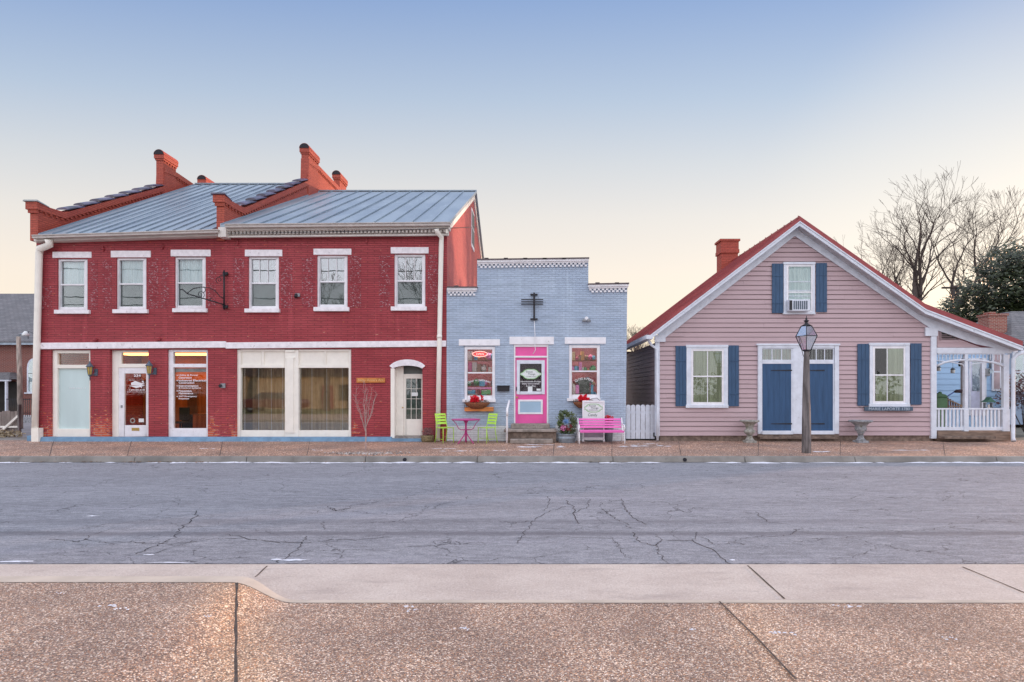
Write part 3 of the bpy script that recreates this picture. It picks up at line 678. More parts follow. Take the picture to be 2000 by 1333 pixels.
# parapets
def parapet(x0, x1, prof, chim, lowY, name='parapet'):
    """prof: crest (Y,z) list front to back; wall below it"""
    mb = MB(); pts = [(prof[0][0], 6.3)]+prof+[(prof[-1][0], 6.3)]
    mb.xprism(pts, x0, x1)
    # corbel band + dentils on the inner (right) face
    for i in range(len(prof)-1):
        (ya, za), (yb, zb) = prof[i], prof[i+1]
        if yb-ya < .05: continue
        mb.hexa([(x1, ya, za-.2), (x1+.05, ya, za-.2), (x1+.05, yb, zb-.2), (x1, yb, zb-.2), (x1, ya, za+.0), (x1+.05, ya, za+.0), (x1+.05, yb, zb+.0), (x1, yb, zb+.0)])
        mb.hexa([(x0-.05, ya, za-.2), (x0, ya, za-.2), (x0, yb, zb-.2), (x0-.05, yb, zb-.2), (x0-.05, ya, za), (x0, ya, za), (x0, yb, zb), (x0-.05, yb, zb)])
        n = max(1, int((yb-ya)/.17))
        for k in range(n):
            t = (k+.5)/n; y = ya+(yb-ya)*t; z = za+(zb-za)*t-.2
            mb.box(x1, x1+.035, y-.045, y+.045, z-.07, z-.0)
    p = mb.build(name, M['par_brick'], RB)
    # chimneys
    for (y0, y1, zb, zt) in chim:
        c = MB(); cx0, cx1 = x0-.03, x1+.03
        c.box(cx0, cx1, y0, y1, zb, zt-.45); c.box(cx0-.03, cx1+.03, y0-.03, y1+.03, zt-.45, zt-.38); c.box(cx0-.06, cx1+.06, y0-.06, y1+.06, zt-.38, zt-.22)
        for k in range(5): c.box(cx1+.03, cx1+.055, y0+.05+k*(y1-y0-.15)/4, y0+.11+k*(y1-y0-.15)/4, zt-.50, zt-.45)
        ch = c.build('chimney', M['par_brick'], p)
        t = MB(); hw = (cx1-cx0)/2+.07; cxm = (cx0+cx1)/2; pr = [(cxm+hw*math.cos(a), zt-.22+hw*.95*math.sin(a)) for a in [math.pi*k/10 for k in range(11)]]
        t.prism(pr, y0-.075, y1+.075); t.build('chimney_cap', [M['par_brick']], p); t = MB(); t.prism([(cxm+(q[0]-cxm)*.93, zt-.20+(q[1]-zt+.2)*.93) for q in pr], y0-.085, y0-.076); t.build('cap_end', [M['crack']], p)
    # coping
    c = MB(); cx = (x0+x1)/2; hw = (x1-x0)/2+.07
    (ya, za), (yb, zb) = lowY
    n = 7
    for k in range(n):
        t0, t1 = k/n, (k+1.12)/n; y0, z0_ = ya+(yb-ya)*t0, za+(zb-za)*t0; y1, z1_ = ya+(yb-ya)*t1, za+(zb-za)*t1
        ring = lambda y, z, r, dz: [(cx+r*math.cos(a), y, z+dz+r*.42*math.sin(a)) for a in [math.pi*j/8 for j in range(9)]]
        A, Mi, B = ring(y0, z0_, hw*1.04, .085), ring((y0+y1)/2, (z0_+z1_)/2, hw*.98, .055), ring(y1, z1_, hw*.84, .0)
        for U, V in ((A, Mi), (Mi, B)):
            for j in range(8): c.poly((U[j], U[j+1], V[j+1], V[j]), 0, True)
        c.poly(A); c.poly(B[::-1])
    c.build('coping', M['tile'], p)
    # horn at the street end
    h = MB(); y0, z0_ = prof[0]; (yl, zl) = prof[1]
    h.hexa([(x0-.12, y0-.14, z0_+.0), (x1+.1, y0-.14, z0_+.0), (x1+.07, yl, zl+.0), (x0-.07, yl, zl+.0), (x0-.1, y0-.12, z0_+.05), (x1+.08, y0-.12, z0_+.05), (x1+.06, yl, zl+.02), (x0-.06, yl, zl+.02)])
    hb = MB(); hb.box(x0-.07, x1+.055, y0-.09, y0+.28, z0_-.24, z0_-.002); hb.box(x0-.03, x1+.03, y0-.05, y0-.001, z0_-.34, z0_-.24); hb.build('horn_head', M['par_brick'], p)
    return p, h
p, h = parapet(X(62), X(77), [(17.94, 7.5), (18.3, 7.46), (18.95, 7.50), (24.0, 10.17), (24.05, 11.0), (24.9, 11.1), (27.2, 11.0), (28.0, 10.6)], [(24.0, 24.85, 9.5, 11.72), (27.1, 27.95, 10, 11.82)], ((19.0, 7.52), (24.0, 10.2)))
h.build('horn_cap', pm('pale lead cap', (.36, .38, .38), .6, .15), p)
p, h = parapet(XM0, XM1, [(17.94, 7.72), (18.3, 7.66), (19.1, 7.70), (24.55, 10.62), (24.6, 11.6), (25.8, 11.75), (28.7, 11.75), (29.6, 11.2)], [(24.6, 25.7, 9.9, 12.24), (28.6, 29.6, 11.0, 12.62)], ((19.1, 7.72), (24.5, 10.62)))
h.build('horn_cap', M['tile'], p)
# cornice + gutters
mb = MB()
def band(mb, pa, pb, Yf, d, dy0, dy1):
    """sloping horizontal band between pixel points pa and pb; dy0..dy1 photo pixel offsets (down +)"""
    (xa, ya), (xb, yb) = pa, pb
    mb.hexa([(X(xa, Yf), Yf, Z(ya+dy1, Yf)), (X(xb, Yf), Yf, Z(yb+dy1, Yf)), (X(xb, Yf), Yf+d, Z(yb+dy1, Yf)), (X(xa, Yf), Yf+d, Z(ya+dy1, Yf)),
             (X(xa, Yf), Yf, Z(ya+dy0, Yf)), (X(xb, Yf), Yf, Z(yb+dy0, Yf)), (X(xb, Yf), Yf+d, Z(yb+dy0, Yf)), (X(xa, Yf), Yf+d, Z(ya+dy0, Yf))])
band(mb, (62, 460), (425, 449), 17.58, .2, 0, 5.5); band(mb, (61, 459), (426, 448), 17.55, .23, 0, 1.6)
band(mb, (439, 438.5), (878, 434.5), 17.56, .2, 0, 6); band(mb, (438, 437.5), (879, 433.5), 17.53, .23, 0, 1.6)
gt = mb.build('gutter', M['gutter'], RB)
mb = MB()
band(mb, (66, 467), (430, 456), 17.74, .3, 0, 4.5); band(mb, (68, 471), (430, 460), 17.84, .2, 0.2, 2.5)
band(mb, (441, 444), (877, 440.5), 17.7, .34, .8, 6.5);  band(mb, (441, 451), (876, 447), 17.80, .08, 10, 13)
for i in range(58):
    t = i/57; x = 446+t*420; y = 452.2-4.1*t; mb.fb(x, y, x+4.0, y+5.6, 17.79, .07)
mb.fb(426, 444, 441, 463, 17.66, .3)
mb.build('cornice', pm('pale cornice paint', (.70, .66, .62), .5, .08), RB)
mb = MB(); band(mb, (441, 451), (876, 447), 17.87, .12, .2, 9.8); mb.build('frieze_board', M['gutter'], RB)
# downspouts
mb = MB(); r = .085
mb.tube([(X(96, 17.7), 17.68, Z(468, 17.7)), (X(95, 17.7), 17.74, Z(478, 17.7)), (X(80, 17.9), 17.86, Z(487, 17.9)), (X(77.5, 17.9), 17.88, Z(497, 17.9)), (X(72.5, 17.9), 17.88, Z(700, 17.9)), (X(69, 17.9), 17.88, 0.02)], [.11, .10, .11, .095, .09, .09], 10)
mb.box(X(62, 17.8), X(75.5, 17.8), 17.78, 17.97, 0, .42)
mb.build('downspout', M['cream'], RB)
mb = MB(); mb.tube([(X(852, 17.6), 17.64, Z(446, 17.6)), (X(853, 17.6), 17.66, Z(452, 17.6)), (X(862, 17.8), 17.84, Z(463, 17.8)), (X(862, 17.9), 17.88, Z(475, 17.9)), (X(858.5, 17.9), 17.88, Z(665, 17.9)), (X(855, 17.9), 17.88, .02)], .075, 10)
mb.tube([(X(858.6, 17.9), 17.88, Z(655, 17.9)), (X(858.5, 17.9), 17.88, Z(661, 17.9))], .085, 10)
mb.build('downspout', M['cream'], RB)
# belt course
mb = MB(); band(mb, (69, 670), (440, 667), 17.93, .069, 0, 12.5); band(mb, (440.2, 669.3), (871, 665.5), 17.93, .069, 0, 12)
mb.build('belt_course', M['stone_white'], RB, bevel=.008)
# plinth
mb = MB(); mb.box(X(58, 18.1), X(70, 18), 18.0, 18.3, -.01, .17); mb.hexa([(X(78, 17.86), 17.84, -.01), (X(764, 17.86), 17.84, -.01), (X(764, 17.86), 17.998, -.01), (X(78, 17.86), 17.998, -.01), (X(78, 17.86), 17.88, .13), (X(764, 17.86), 17.88, .13), (X(764, 17.86), 17.998, .14), (X(78, 17.86), 17.998, .14)])
mb.box(X(764.5, 17.9), X(842, 17.9), 17.84, 17.998, -.01, .085); mb.build('plinth', M['plinth'], RB)
# anchors under cornice and over belt
for px, py in ((200, 486), (316, 482), (463, 474), (716, 470)): MB().fb(px-1.2, py-5, px+1.2, py+5, 17.955, .04).fb(px-3, py-1, px+3, py+1.5, 17.965, .03).build('tie_anchor', M['red_brick'], RB)
for px, py in ((188, 665), (311, 663)): MB().blob((X(px), 17.96, Z(py)), .07, jit=.05).build('tie_anchor', M['red_brick'], RB)
# ghost shutters (worn strips of brick beside each upper window)
for (px0, px1, py0, py1) in ((80, 101, 560, 605), (177, 191, 508, 604), (200, 218, 508, 604), (290, 309, 506, 603), (314, 330, 508, 603), (406, 422, 508, 600), (455, 477, 505, 600), (549, 571, 504, 602), (590, 612, 504, 600), (684, 705, 500, 600), (740, 762, 500, 600), (836, 856, 498, 595)):
    MB().fb(px0, py0, px1, py1, 17.995, .004).build('worn_brick_strip', M['red_rough'], RB)
def sash(parent, fr, sill, lintel, muntin, Y0=18.0, split=None, cmat='lacecurtain', lower='screen', frame_m='white', gm='glass'):
    x0, y0, x1, y1 = fr; my = split or (y0+y1)/2+.5
    w = MB(); Yf = Y0+.05; t = 5.2
    w.fb(x0+.3, y0+.3, x0+t, y1-.3, Yf, .09); w.fb(x1-t, y0+.3, x1-.3, y1-.3, Yf, .09); w.fb(x0+t, y0+.3, x1-t, y0+t-.6, Yf, .09); w.fb(x0+t, y1-t-.6, x1-t, y1-.3, Yf, .09)
    o = w.build('window', M[frame_m], parent, bevel=.006)
    s = MB(); Ys = Y0+.09
    s.fb(x0+t, my-1.4, x1-t, my+1.4, Ys-.015, .06)
    s.fb(x0+t, y0+t, x0+t+1.6, my, Ys, .04); s.fb(x1-t-1.6, y0+t, x1-t, my, Ys, .04); s.fb(x0+t, my+1.4, x0+t+1.6, y1-t, Ys+.02, .04); s.fb(x1-t-1.6, my+1.4, x1-t, y1-t, Ys+.02, .04)
    if muntin:
        for k in (1/3, 2/3): xx = x0+t+(x1-x0-2*t)*k; s.fb(xx-.5, y0+t, xx+.5, my-1.4, Ys+.005, .02)
    s.build('sash', M[frame_m], o)
    MB().fb(x0+t, y0+t-1, x1-t, my, Ys+.03, .006).build('pane', M[gm], o); MB().fb(x0+t, my, x1-t, y1-t+1, Ys+.035, .006).build('pane', M['glass_mid'], o)
    if not cmat: MB().fb(x0+2, y0+2, x1-2, my, Y0+.2, .01).build('dark_room_stand_in', M['screen'], o)  # dark sheet added behind the reflecting pane in place of the dark room
    if cmat:
        c = MB(); n = 24; zt, zb = Z(y0+2), Z(my+1); xa, xb = X(x0+2), X(x1-2)
        for k in range(n):
            a, b = k/n, (k+1)/n; ya = Y0+.2+.02*math.sin(k*1.9)+.0; yb = Y0+.2+.02*math.sin((k+1)*1.9)
            c.poly([(xa+(xb-xa)*a, ya, zb), (xa+(xb-xa)*b, yb, zb), (xa+(xb-xa)*b, yb, zt), (xa+(xb-xa)*a, ya, zt)], 0, True)
        c.build('curtain', M[cmat], o)
    if lower: MB().fb(x0+2, my, x1-2, y1-2, Y0+.18, .01).build('window_screen', M[lower], o)
    if sill:
        q = MB(); q.fb(*sill, Y0-.09, .15); q.build('sill', M['stone_white'], o, bevel=.006)
    if lintel:
        q = MB(); q.fb(*lintel, Y0-.025, .05); q.build('lintel', M['stone_white'], parent, bevel=.006)
    return o
for u in ups: sash(RB, u[0], u[2], u[1], u[3], gm='glass_up' if u[3] else 'glass_mid', cmat=None if u[3] else 'lacecurtain')
# gable end window
g = MB(); g.box(XR-.02, XR+.03, 25.1, 26.2, 7.95, 9.65); gw = g.build('window', M['white'], RB, label='narrow white attic window in the gable wall')
MB().box(XR+.03, XR+.034, 25.15, 26.15, 8.1, 8.8).build('pane', M['screen'], gw); MB().box(XR+.03, XR+.034, 25.15, 26.15, 8.88, 9.55).build('pane', M['screen'], gw)
# ground floor fronts
def frontframe(parent, name, bars, Yf, d, mat, bev=.006):
    m = MB()
    for b in bars: m.fb(*b, Yf, d)
    return m.build(name, mat, parent, bevel=bev)
s1 = frontframe(RB, 'shop_window', [(100.5, 684.5, 112, 856), (174, 684.5, 176.2, 856), (112, 684.5, 174, 690.5), (112, 713, 174, 720), (112, 838, 174, 856.5)], 18.06, .12, M['cream'])
s1['label'] = 'cream framed window with frosted teal glass'
MB().fb(112, 719, 175, 839, 18.13, .01).build('frosted_pane', M['frost'], s1)
MB().fb(112, 690, 175, 714, 18.13, .006).build('transom', M['glass_office'], s1)
text('lettering', 'ONE CALL 11', 151, 758.5, 3, 18.118, M['whitetext'], s1, wpx=32); 
d2 = frontframe(RB, 'door_frame', [(214.5, 684.5, 231, 856), (231, 684.5, 290, 689), (231, 711, 290, 718.5), (231, 689, 237, 711)], 18.12, .1, M['cream'])
d2b = frontframe(RB, 'door', [(231.5, 719, 243, 853), (285.5, 719, 290, 853), (243, 719, 285.5, 730), (243, 831, 285.5, 853)], 18.14, .06, M['white'])
d2b['label'] = 'white glazed office door numbered 234'
MB().fb(237, 689, 290, 711, 18.17, .006).build('transom', M['glass_office'], d2)
MB().fb(243, 730, 286, 831, 18.17, .006).build('pane', M['glass_office'], d2b)
MB().fb(257, 836, 272, 842, 18.135, .02).build('mail_slot', M['gold'], d2b); MB().fb(235.5, 792, 237.5, 797, 18.10, .05).build('handle', M['meter'], d2b)
Yt = 18.165
text('lettering', '234', 268, 734, 5, Yt, M['whitetext'], d2b, wpx=14, bold=.02)
m = MB(); m.fixn = False
def ppoly(m, pts, Y=Yt): m.poly([(X(a, Y), Y, Z(b, Y)) for a, b in pts])
ppoly(m, [(256, 748), (264, 744.5), (274, 748), (283, 750), (275, 753), (256, 752.5)]); ppoly(m, [(252, 754), (284, 752.5), (277, 755.5), (266, 758.5), (258, 755.5)]); ppoly(m, [(277, 745), (280, 744), (281, 748), (278, 747.5)]); ppoly(m, [(274, 756), (277, 756), (276.5, 759)])
m.build('emblem', M['whitetext'], d2b)
text('lettering', 'ONE CALL', 258, 743, 2, Yt, M['whitetext'], d2b, wpx=12); text('lettering', '1.800.883.8248', 268, 762, 2.6, Yt, M['whitetext'], d2b, wpx=30, bold=.01); text('lettering', 'www.onecallenergy.com', 267, 766, 2.2, Yt, M['whitetext'], d2b, wpx=38)
m = MB(); m.lathe([(.001, 0), (.085, 0), (.085, .002)], (0, 0, 0), 20)
o = MB()
for k in range(20):
    a, b = 2*math.pi*k/20, 2*math.pi*(k+1)/20; c = (X(259, Yt), Z(822, Yt)); o.poly([(c[0]+.05*math.cos(a), Yt, c[1]+.05*math.sin(a)), (c[0]+.05*math.cos(b), Yt, c[1]+.05*math.sin(b)), (c[0]+.085*math.cos(b), Yt, c[1]+.085*math.sin(b)), (c[0]+.085*math.cos(a), Yt, c[1]+.085*math.sin(a))])
o.build('round_sticker', M['urn'], d2b); MB().fb(271, 818, 281, 825, Yt-.002, .003).build('notice', M['signwhite'], d2b)
s3 = frontframe(RB, 'shop_window', [(327.5, 683.5, 338, 856), (403, 683.5, 405.8, 856), (338, 683.5, 403, 688), (338, 711, 403, 718), (338, 837, 403, 856.5)], 18.06, .12, M['white'])
s3['label'] = 'white framed window lettered with a list of services'
MB().fb(338, 688, 403, 712, 18.13, .006).build('transom', M['glass_office'], s3); MB().fb(338, 717, 403, 838, 18.13, .006).build('pane', M['glass_office'], s3)
Yt = 18.125
for k, (a, b) in enumerate([('Utility & Power', 'Generation'), ('Industrial Electrical', 'Construction'), ('Instrumentation', '& Control Systems'), ('Preventive', 'Maintenance'), ('24/7 Emergency', 'Response')]):
    y = (733.5, 743.5, 754, 764, 774.8)[k]
    for j, s in enumerate((a, b)):
        w = len(s)*2.55; text('lettering', s, 349+w/2, y+j*4.5, 3.8, Yt, M['whitetext'], s3, wpx=w, bold=.02)
    m = MB(); m.fb(345, y-1, 347, y+1, Yt-.001, .002); m.build('bullet', M['whitetext'], s3)
MB().fb(340, 720, 402, 727, 18.2, .02).build('blind_head', M['galv'], s3)
# office furniture seen through the glass
MB().box(XL+.3, X(434)-.06, 22.40, 22.49, 2.0, 2.97).build('upper_wall', pm('orange lit wall', (.70, .22, .05), .8, .3, 1.2), RB)  # orange glow of the lit office put into this wall's colour
wp = MB().box(XL+.3, X(434)-.06, 22.5, 22.58, .05, 2.0).build('wall_panelling', M['woodpanel'], RB)
lt = thing('ceiling_lamp_or_fill', (X(360), 19.6, 2.9), 'lit warm ceiling lamp inside the office behind the lettered window', 'lamp')
m = MB(); m.box(X(110), X(410), 20.4, 21.3, 2.9, 2.94); m.build('diffuser', M['lampwarm'], lt); m = MB(); m.box(X(109), X(411), 20.38, 21.32, 2.94, 2.975); m.build('frame', M['white'], lt)
dk = thing('office_desk', (X(375), 21, .05), 'brown office desk inside the window with the service list', 'desk')
m = MB(); m.box(X(365, 21), X(420, 21), 20.6, 21.3, .72, .76); m.build('desk_top', M['woodpanel'], dk)
for a in (366, 417):
    m = MB(); m.box(X(a, 21), X(a, 21)+.05, 20.65, 21.25, .05, .72); m.build('side_panel', M['dark'], dk)
m = MB().box(X(376, 21), X(395, 21), 20.7, 20.75, .76, 1.5); m.build('back_panel', M['woodpanel'], dk)
cb = thing('office_chair', (X(352, 20), 20, .05), 'dark swivel chair in the office by the cream box', 'chair')
m = MB(); m.box(X(343, 20), X(362, 20), 19.8, 20.2, .45, .52); m.build('seat', M['dark'], cb); m = MB(); m.box(X(343, 20), X(362, 20), 20.2, 20.26, .55, 1.0); m.build('backrest', M['dark'], cb); m = MB(); m.tube([(X(352, 20), 20, .05), (X(352, 20), 20, .45)], .03); m.build('pedestal', M['black'], cb)
# big shopfront
sf = frontframe(RB, 'shopfront', [(462.5, 683, 470, 856.5), (470, 683, 556, 687), (470, 713, 556, 719), (511, 687, 515, 713), (470, 841, 556, 856.5), (583, 683, 681, 687), (583, 713, 681, 719), (633.5, 687, 636, 713), (583, 841, 681, 856.5), (681, 683, 685.8, 856.5)], 18.05, .12, M['cream'])
frontframe(sf, 'pilaster', [(556.2, 683.5, 582.8, 856.5)], 18.02, .15, M['cream']); frontframe(sf, 'pilaster', [(559, 701, 573, 843), (557, 684, 575, 688), (557, 698, 575, 701), (557, 843, 575, 846)], 17.99, .03, M['cream'])
for q_ in ((470, 687, 511, 713), (515, 687, 556, 713), (583, 687, 633.5, 713), (636, 687, 681, 713)): frontframe(sf, 'transom_panel', [q_], 18.10, .02, M['cream'])
MB().fb(470, 719, 556, 841, 18.12, .006).build('pane', M['glass_shop'], sf); MB().fb(583, 719, 681, 841, 18.12, .006).build('pane', M['glass_shop'], sf)
m = MB()
for px in (478, 505, 530, 552, 588, 609, 638, 669): m.fb(px-.5, 719, px+.5, 841, 18.2, .02)
m.build('blind_cord', M['white'], sf)
# folded backdrop inside
c = MB(); n = 60
for k in range(n):
    a, b = k/n, (k+1)/n; xa, xb = X(466), X(684)
    c.poly([(xa+(xb-xa)*a, 18.9+.05*math.sin(k*1.3), .1), (xa+(xb-xa)*b, 18.9+.05*math.sin(k*1.3+1.3), .1), (xa+(xb-xa)*b, 18.9+.05*math.sin(k*1.3+1.3), 2.8), (xa+(xb-xa)*a, 18.9+.05*math.sin(k*1.3), 2.8)], 0, True)
c.build('drape', M['tancurtain'], sf)
# arched doorway
ad_ = MB(); inner = [(X(763+33+33.5*math.cos(a)), Z(722-9.5*math.sin(a))) for a in [math.pi*k/12 for k in range(13)]]
for k in range(12):
    a0, a1 = math.pi*(.13+.74*k/12), math.pi*(.13+.74*(k+1)/12)
    f = lambda a, ro, rz: (X(796+ro*math.cos(a)), Z(724-rz*math.sin(a)))
    p0, p1, q0, q1 = f(a0, 31, 9.5), f(a1, 31, 9.5), f(a0, 38, 21.5), f(a1, 38, 21.5)
    ad_.hexa([(p0[0], 17.965, p0[1]), (p1[0], 17.965, p1[1]), (p1[0], 18.05, p1[1]), (p0[0], 18.05, p0[1]), (q0[0], 17.965, q0[1]), (q1[0], 17.965, q1[1]), (q1[0], 18.05, q1[1]), (q0[0], 18.05, q0[1])])
ad_.build('arch_lintel', M['stone_white'], RB)
ent = MB(); ent.fb(763, 720, 770.5, 856, 17.98, .3); ent.fb(767.5, 716, 788, 856, 18.255, .04)
# panelled splay
ent.hexa([(X(770), 18.25, .09), (X(771.5), 18.25, .09), (X(790), 18.9, .09), (X(788), 18.9, .09), (X(770), 18.25, 2.35), (X(771.5), 18.25, 2.35), (X(790), 18.9, 2.35), (X(788), 18.9, 2.35)])
ent.build('door_surround', M['cream'], RB)
ad = frontframe(RB, 'door', [(788, 731, 793, 852), (823, 731, 828, 852), (793, 731, 823, 740), (793, 819, 823, 852)], 18.3, .05, M['cream']); ad['label'] = 'cream panelled door with twelve small panes under the arch'
for k in (1, 2): MB().fb(793+10*k-.4, 740, 793+10*k+.4, 819, 18.31, .03).build('muntin', M['cream'], ad)
for k in (1, 2, 3): MB().fb(793, 740+19.7*k-.4, 823, 740+19.7*k+.4, 18.311, .028).build('muntin', M['cream'], ad)
MB().fb(793, 740, 823, 819, 18.33, .006).build('pane', M['glass'], ad); MB().fb(786, 714, 829, 853, 18.36, .02).build('door_backing', M['screen'], ad)
MB().fb(804, 767, 816, 774, 18.29, .005).build('notice', M['signwhite'], ad)
m = MB(); m.blob((X(787, 18.25), 18.22, Z(797)), .025); m.build('handle', M['gold'], ad)
MB().fb(768, 852, 826, 857, 17.99, .5).build('threshold', M['stone'], RB)
# lanterns
def lantern(px, py, label):
    t = thing('wall_lantern', (X(px), 17.99, Z(py)), label, 'wall lamp', 'coach lanterns on the brick piers'); x, z = X(px)-.06, Z(py); Yl = 17.86
    m = MB(); m.lathe([(.02, -.19), (.05, -.15), (.075, .06), (.08, .07)], (x, Yl, z), 6, smooth=False); m.build('lamp_glass', M['amber'], t)
    m = MB(); m.lathe([(.10, .07), (.105, .085), (.06, .15), (.03, .19), (.015, .23), (.02, .25)], (x, Yl, z), 8, smooth=False); m.build('lantern_roof', M['verd'], t)
    m = MB()
    for k in range(6):
        a = 2*math.pi*k/6; m.tube([(x+.055*math.cos(a), Yl+.055*math.sin(a), z-.16), (x+.085*math.cos(a), Yl+.085*math.sin(a), z+.08)], .007, 4)
    m.lathe([(.06, -.17), (.045, -.20), (.02, -.22), (.012, -.26), (.02, -.28), (.006, -.36)], (x, Yl, z), 8)
    m.build('lantern_cage', M['verd'], t)
    m = MB(); m.tube([(x, Yl+.03, z-.2), (x+.05, Yl+.08, z-.17), (x+.1, 17.985, z-.1)], .018, 6); m.box(x+.06, x+.15, 17.965, 17.995, z-.2, z+.02); m.build('bracket', M['verd'], t)
lantern(186, 722, 'coach lantern on the brick pier left of the white office door')
lantern(301, 720, 'coach lantern on the brick pier right of the white office door')
# door buzzer, sign bracket etc
t = thing('bell_box', (X(434), 17.98, Z(754)), 'small round grey bell box on the red wall left of the big shop windows', 'bell'); m = MB(); m.fb(430, 749.5, 439, 758.5, 17.93, .068); m.build('case', M['meter'], t, bevel=.01); m = MB(); m.tube([(X(433), 17.93, Z(754)), (X(433), 17.90, Z(754))], .05, 14); m.build('bell', M['black'], t)
t = thing('vent_hood', (X(580), 17.98, Z(578)), 'small dark vent hood between two upper windows', 'vent'); m = MB(); m.fb(575.5, 573, 585, 580, 17.93, .068); m.build('hood', M['meter'], t, bevel=.01); m = MB(); m.tube([(X(580), 17.9, Z(582)), (X(580), 17.95, Z(576))], .05, 8); m.build('pipe', M['black'], t)
SB = thing('sign_bracket', (X(441), 17.96, Z(568)), 'ornate black wrought iron sign bracket with scrolls on the red wall', 'bracket')
Yb = 17.9
m = MB(); m.tube([(X(441), Yb, Z(530)), (X(441), Yb, Z(606))], .025, 6)
for y in (536, 600): m.box(X(438), X(446), 17.9, 17.995, Z(y+3), Z(y-3)); m.blob((X(445), 17.93, Z(y)), .05, jit=.1)
m.build('wall_plate', M['black'], SB)
# the arm swings out over the pavement: it runs left and toward the street
def arm(px, py):      # photographed outline spread on a plane that leaves the wall
    t = (441-px)/86; Y = Yb-.55*t; return (X(px, Y), Y, Z(py, Y))
m = MB(); m.tube([arm(441, 597), arm(420, 590), arm(392, 582), (arm(366, 574)), arm(357, 566), arm(352, 566)], .02, 6)
m.build('lower_arm', M['black'], SB)
m = MB(); m.tube([arm(366, 573), arm(378, 564), arm(392, 561), arm(410, 563), arm(420, 568), arm(430, 580), arm(436, 583)], .014, 6); m.build('upper_arm', M['black'], SB)
def scroll(cx, cy, r0, turns, a0, sgn=1):
    return [arm(cx+r0*(1-.85*k/24)*math.cos(a0+sgn*turns*2*math.pi*k/24), cy+r0*(1-.85*k/24)*math.sin(a0+sgn*turns*2*math.pi*k/24)) for k in range(25)]
for sc_ in ((392, 576, 7.5, 1.4, .8, -1), (428, 547, 7, 1.3, 1.8, 1), (436, 545, 9, .4, 3.6, 1), (395, 570, 10, .35, 5, 1), (414, 587, 5, .8, 5, -1)):
    m = MB(); m.tube(scroll(*sc_), .011, 5); m.build('scroll', M['black'], SB)
WS = thing('wooden_sign', (X(724), 17.97, Z(743)), 'orange stained wooden name board left of the arched doorway', 'sign')
m = MB(); m.fb(696, 738.5, 752, 748, 17.955, .035); m.build('board', M['wood_sign'], WS, bevel=.008); text('lettering', "Betty Anne's Art", 724, 743.3, 6.5, 17.952, M['wood_dark'], WS, wpx=50, bold=.02)

# ------------------------------------------------------------------ blue candy shop
CS = thing('candy_shop', (X(1047), 18, 0), 'small pale blue painted brick shop with stepped parapet and pink door', 'building')
YC = 17.98
out = [(X(872.5), -.02), (X(1221.5), -.02), (X(1225), Z(556)), (X(1149), Z(556)), (X(1149), Z(508)), (X(932), Z(510)), (X(932), Z(564)), (X(872.5), Z(564))]
cw = [(906.6, 677, 967.5, 786), (1111, 674, 1172.5, 784)]
wh = wall_with_holes(out, [rect(*cw[0]), rect(*cw[1]), rect(1003, 673, 1071.5, 829)], YC, .22)
wh.build('wall', M['blue_brick'], CS, label='pale blue painted brick front')
m = MB(); m.box(X(1221.5)-.28, X(1221.5), YC+.001, 27, -.02, 4.6); m.box(X(873)+.02, X(873)+.2, YC+.001, 27, -.02, 4.6); m.box(X(873), X(1221.5), 26.8, 27, 0, 4.6); m.box(X(873)+.2, X(1221.5)-.28, YC+.3, 26.8, 4.3, 4.4); m.build('side_wall', M['blue_brick'], CS)
# back of the raised parapet
m = MB(); m.prism([(X(932)+.01, 4.4), (X(1149)-.01, 4.4), (X(1149)-.01, Z(510)), (X(932)+.01, Z(512))], YC+.02, YC+.24); m.box(X(1149), X(1225)-.01, YC+.02, YC+.24, 4.4, Z(557)); m.box(X(873), X(931), YC+.02, YC+.24, 4.4, Z(565)); m.build('parapet', M['blue_brick'], CS)
MB().fb(873.5, 832, 993, 861, YC-.012, .011).build('whitewashed_base', M['white_brick'], CS); MB().fb(1085, 830, 1221, 861, YC-.012, .011).build('whitewashed_base', M['white_brick'], CS)
for (a, b, y0, y1, n) in ((873, 931.5, 562, 562, 7), (932, 1150, 508, 505, 26), (1149.2, 1228, 556, 554.5, 9)):
    m = MB(); Yk = YC-.12
    band(m, (a, y0), (b, y1), Yk, .119, 0, 4.5); band(m, (a+.5, y0), (b-1.5, y1), Yk+.04, .079, 4.5, 8)
    for row in (0, 1):
        for k in range(n):
            px = a+2+(b-a-6)*(k+.5*row)/n; yy = y0+(y1-y0)*(px-a)/(b-a)+8.2+row*4; m.fb(px, yy, px+(b-a)/n*.52, yy+3.4, Yk+.06, .059)
    m.build('cornice', M['white'], CS)
    m = MB(); band(m, (a-.5, y0), (b+1, y1), Yk-.03, .4, -2.2, 0)
    for k in range(int((b-a)/38)): px = a+18+k*38; m.fb(px-4, y0-4.2, px+4, y0-1.8, Yk-.03, .4)
    m.build('coping', pm('dark coping tile', (.11, .085, .09), .6, .3), CS)
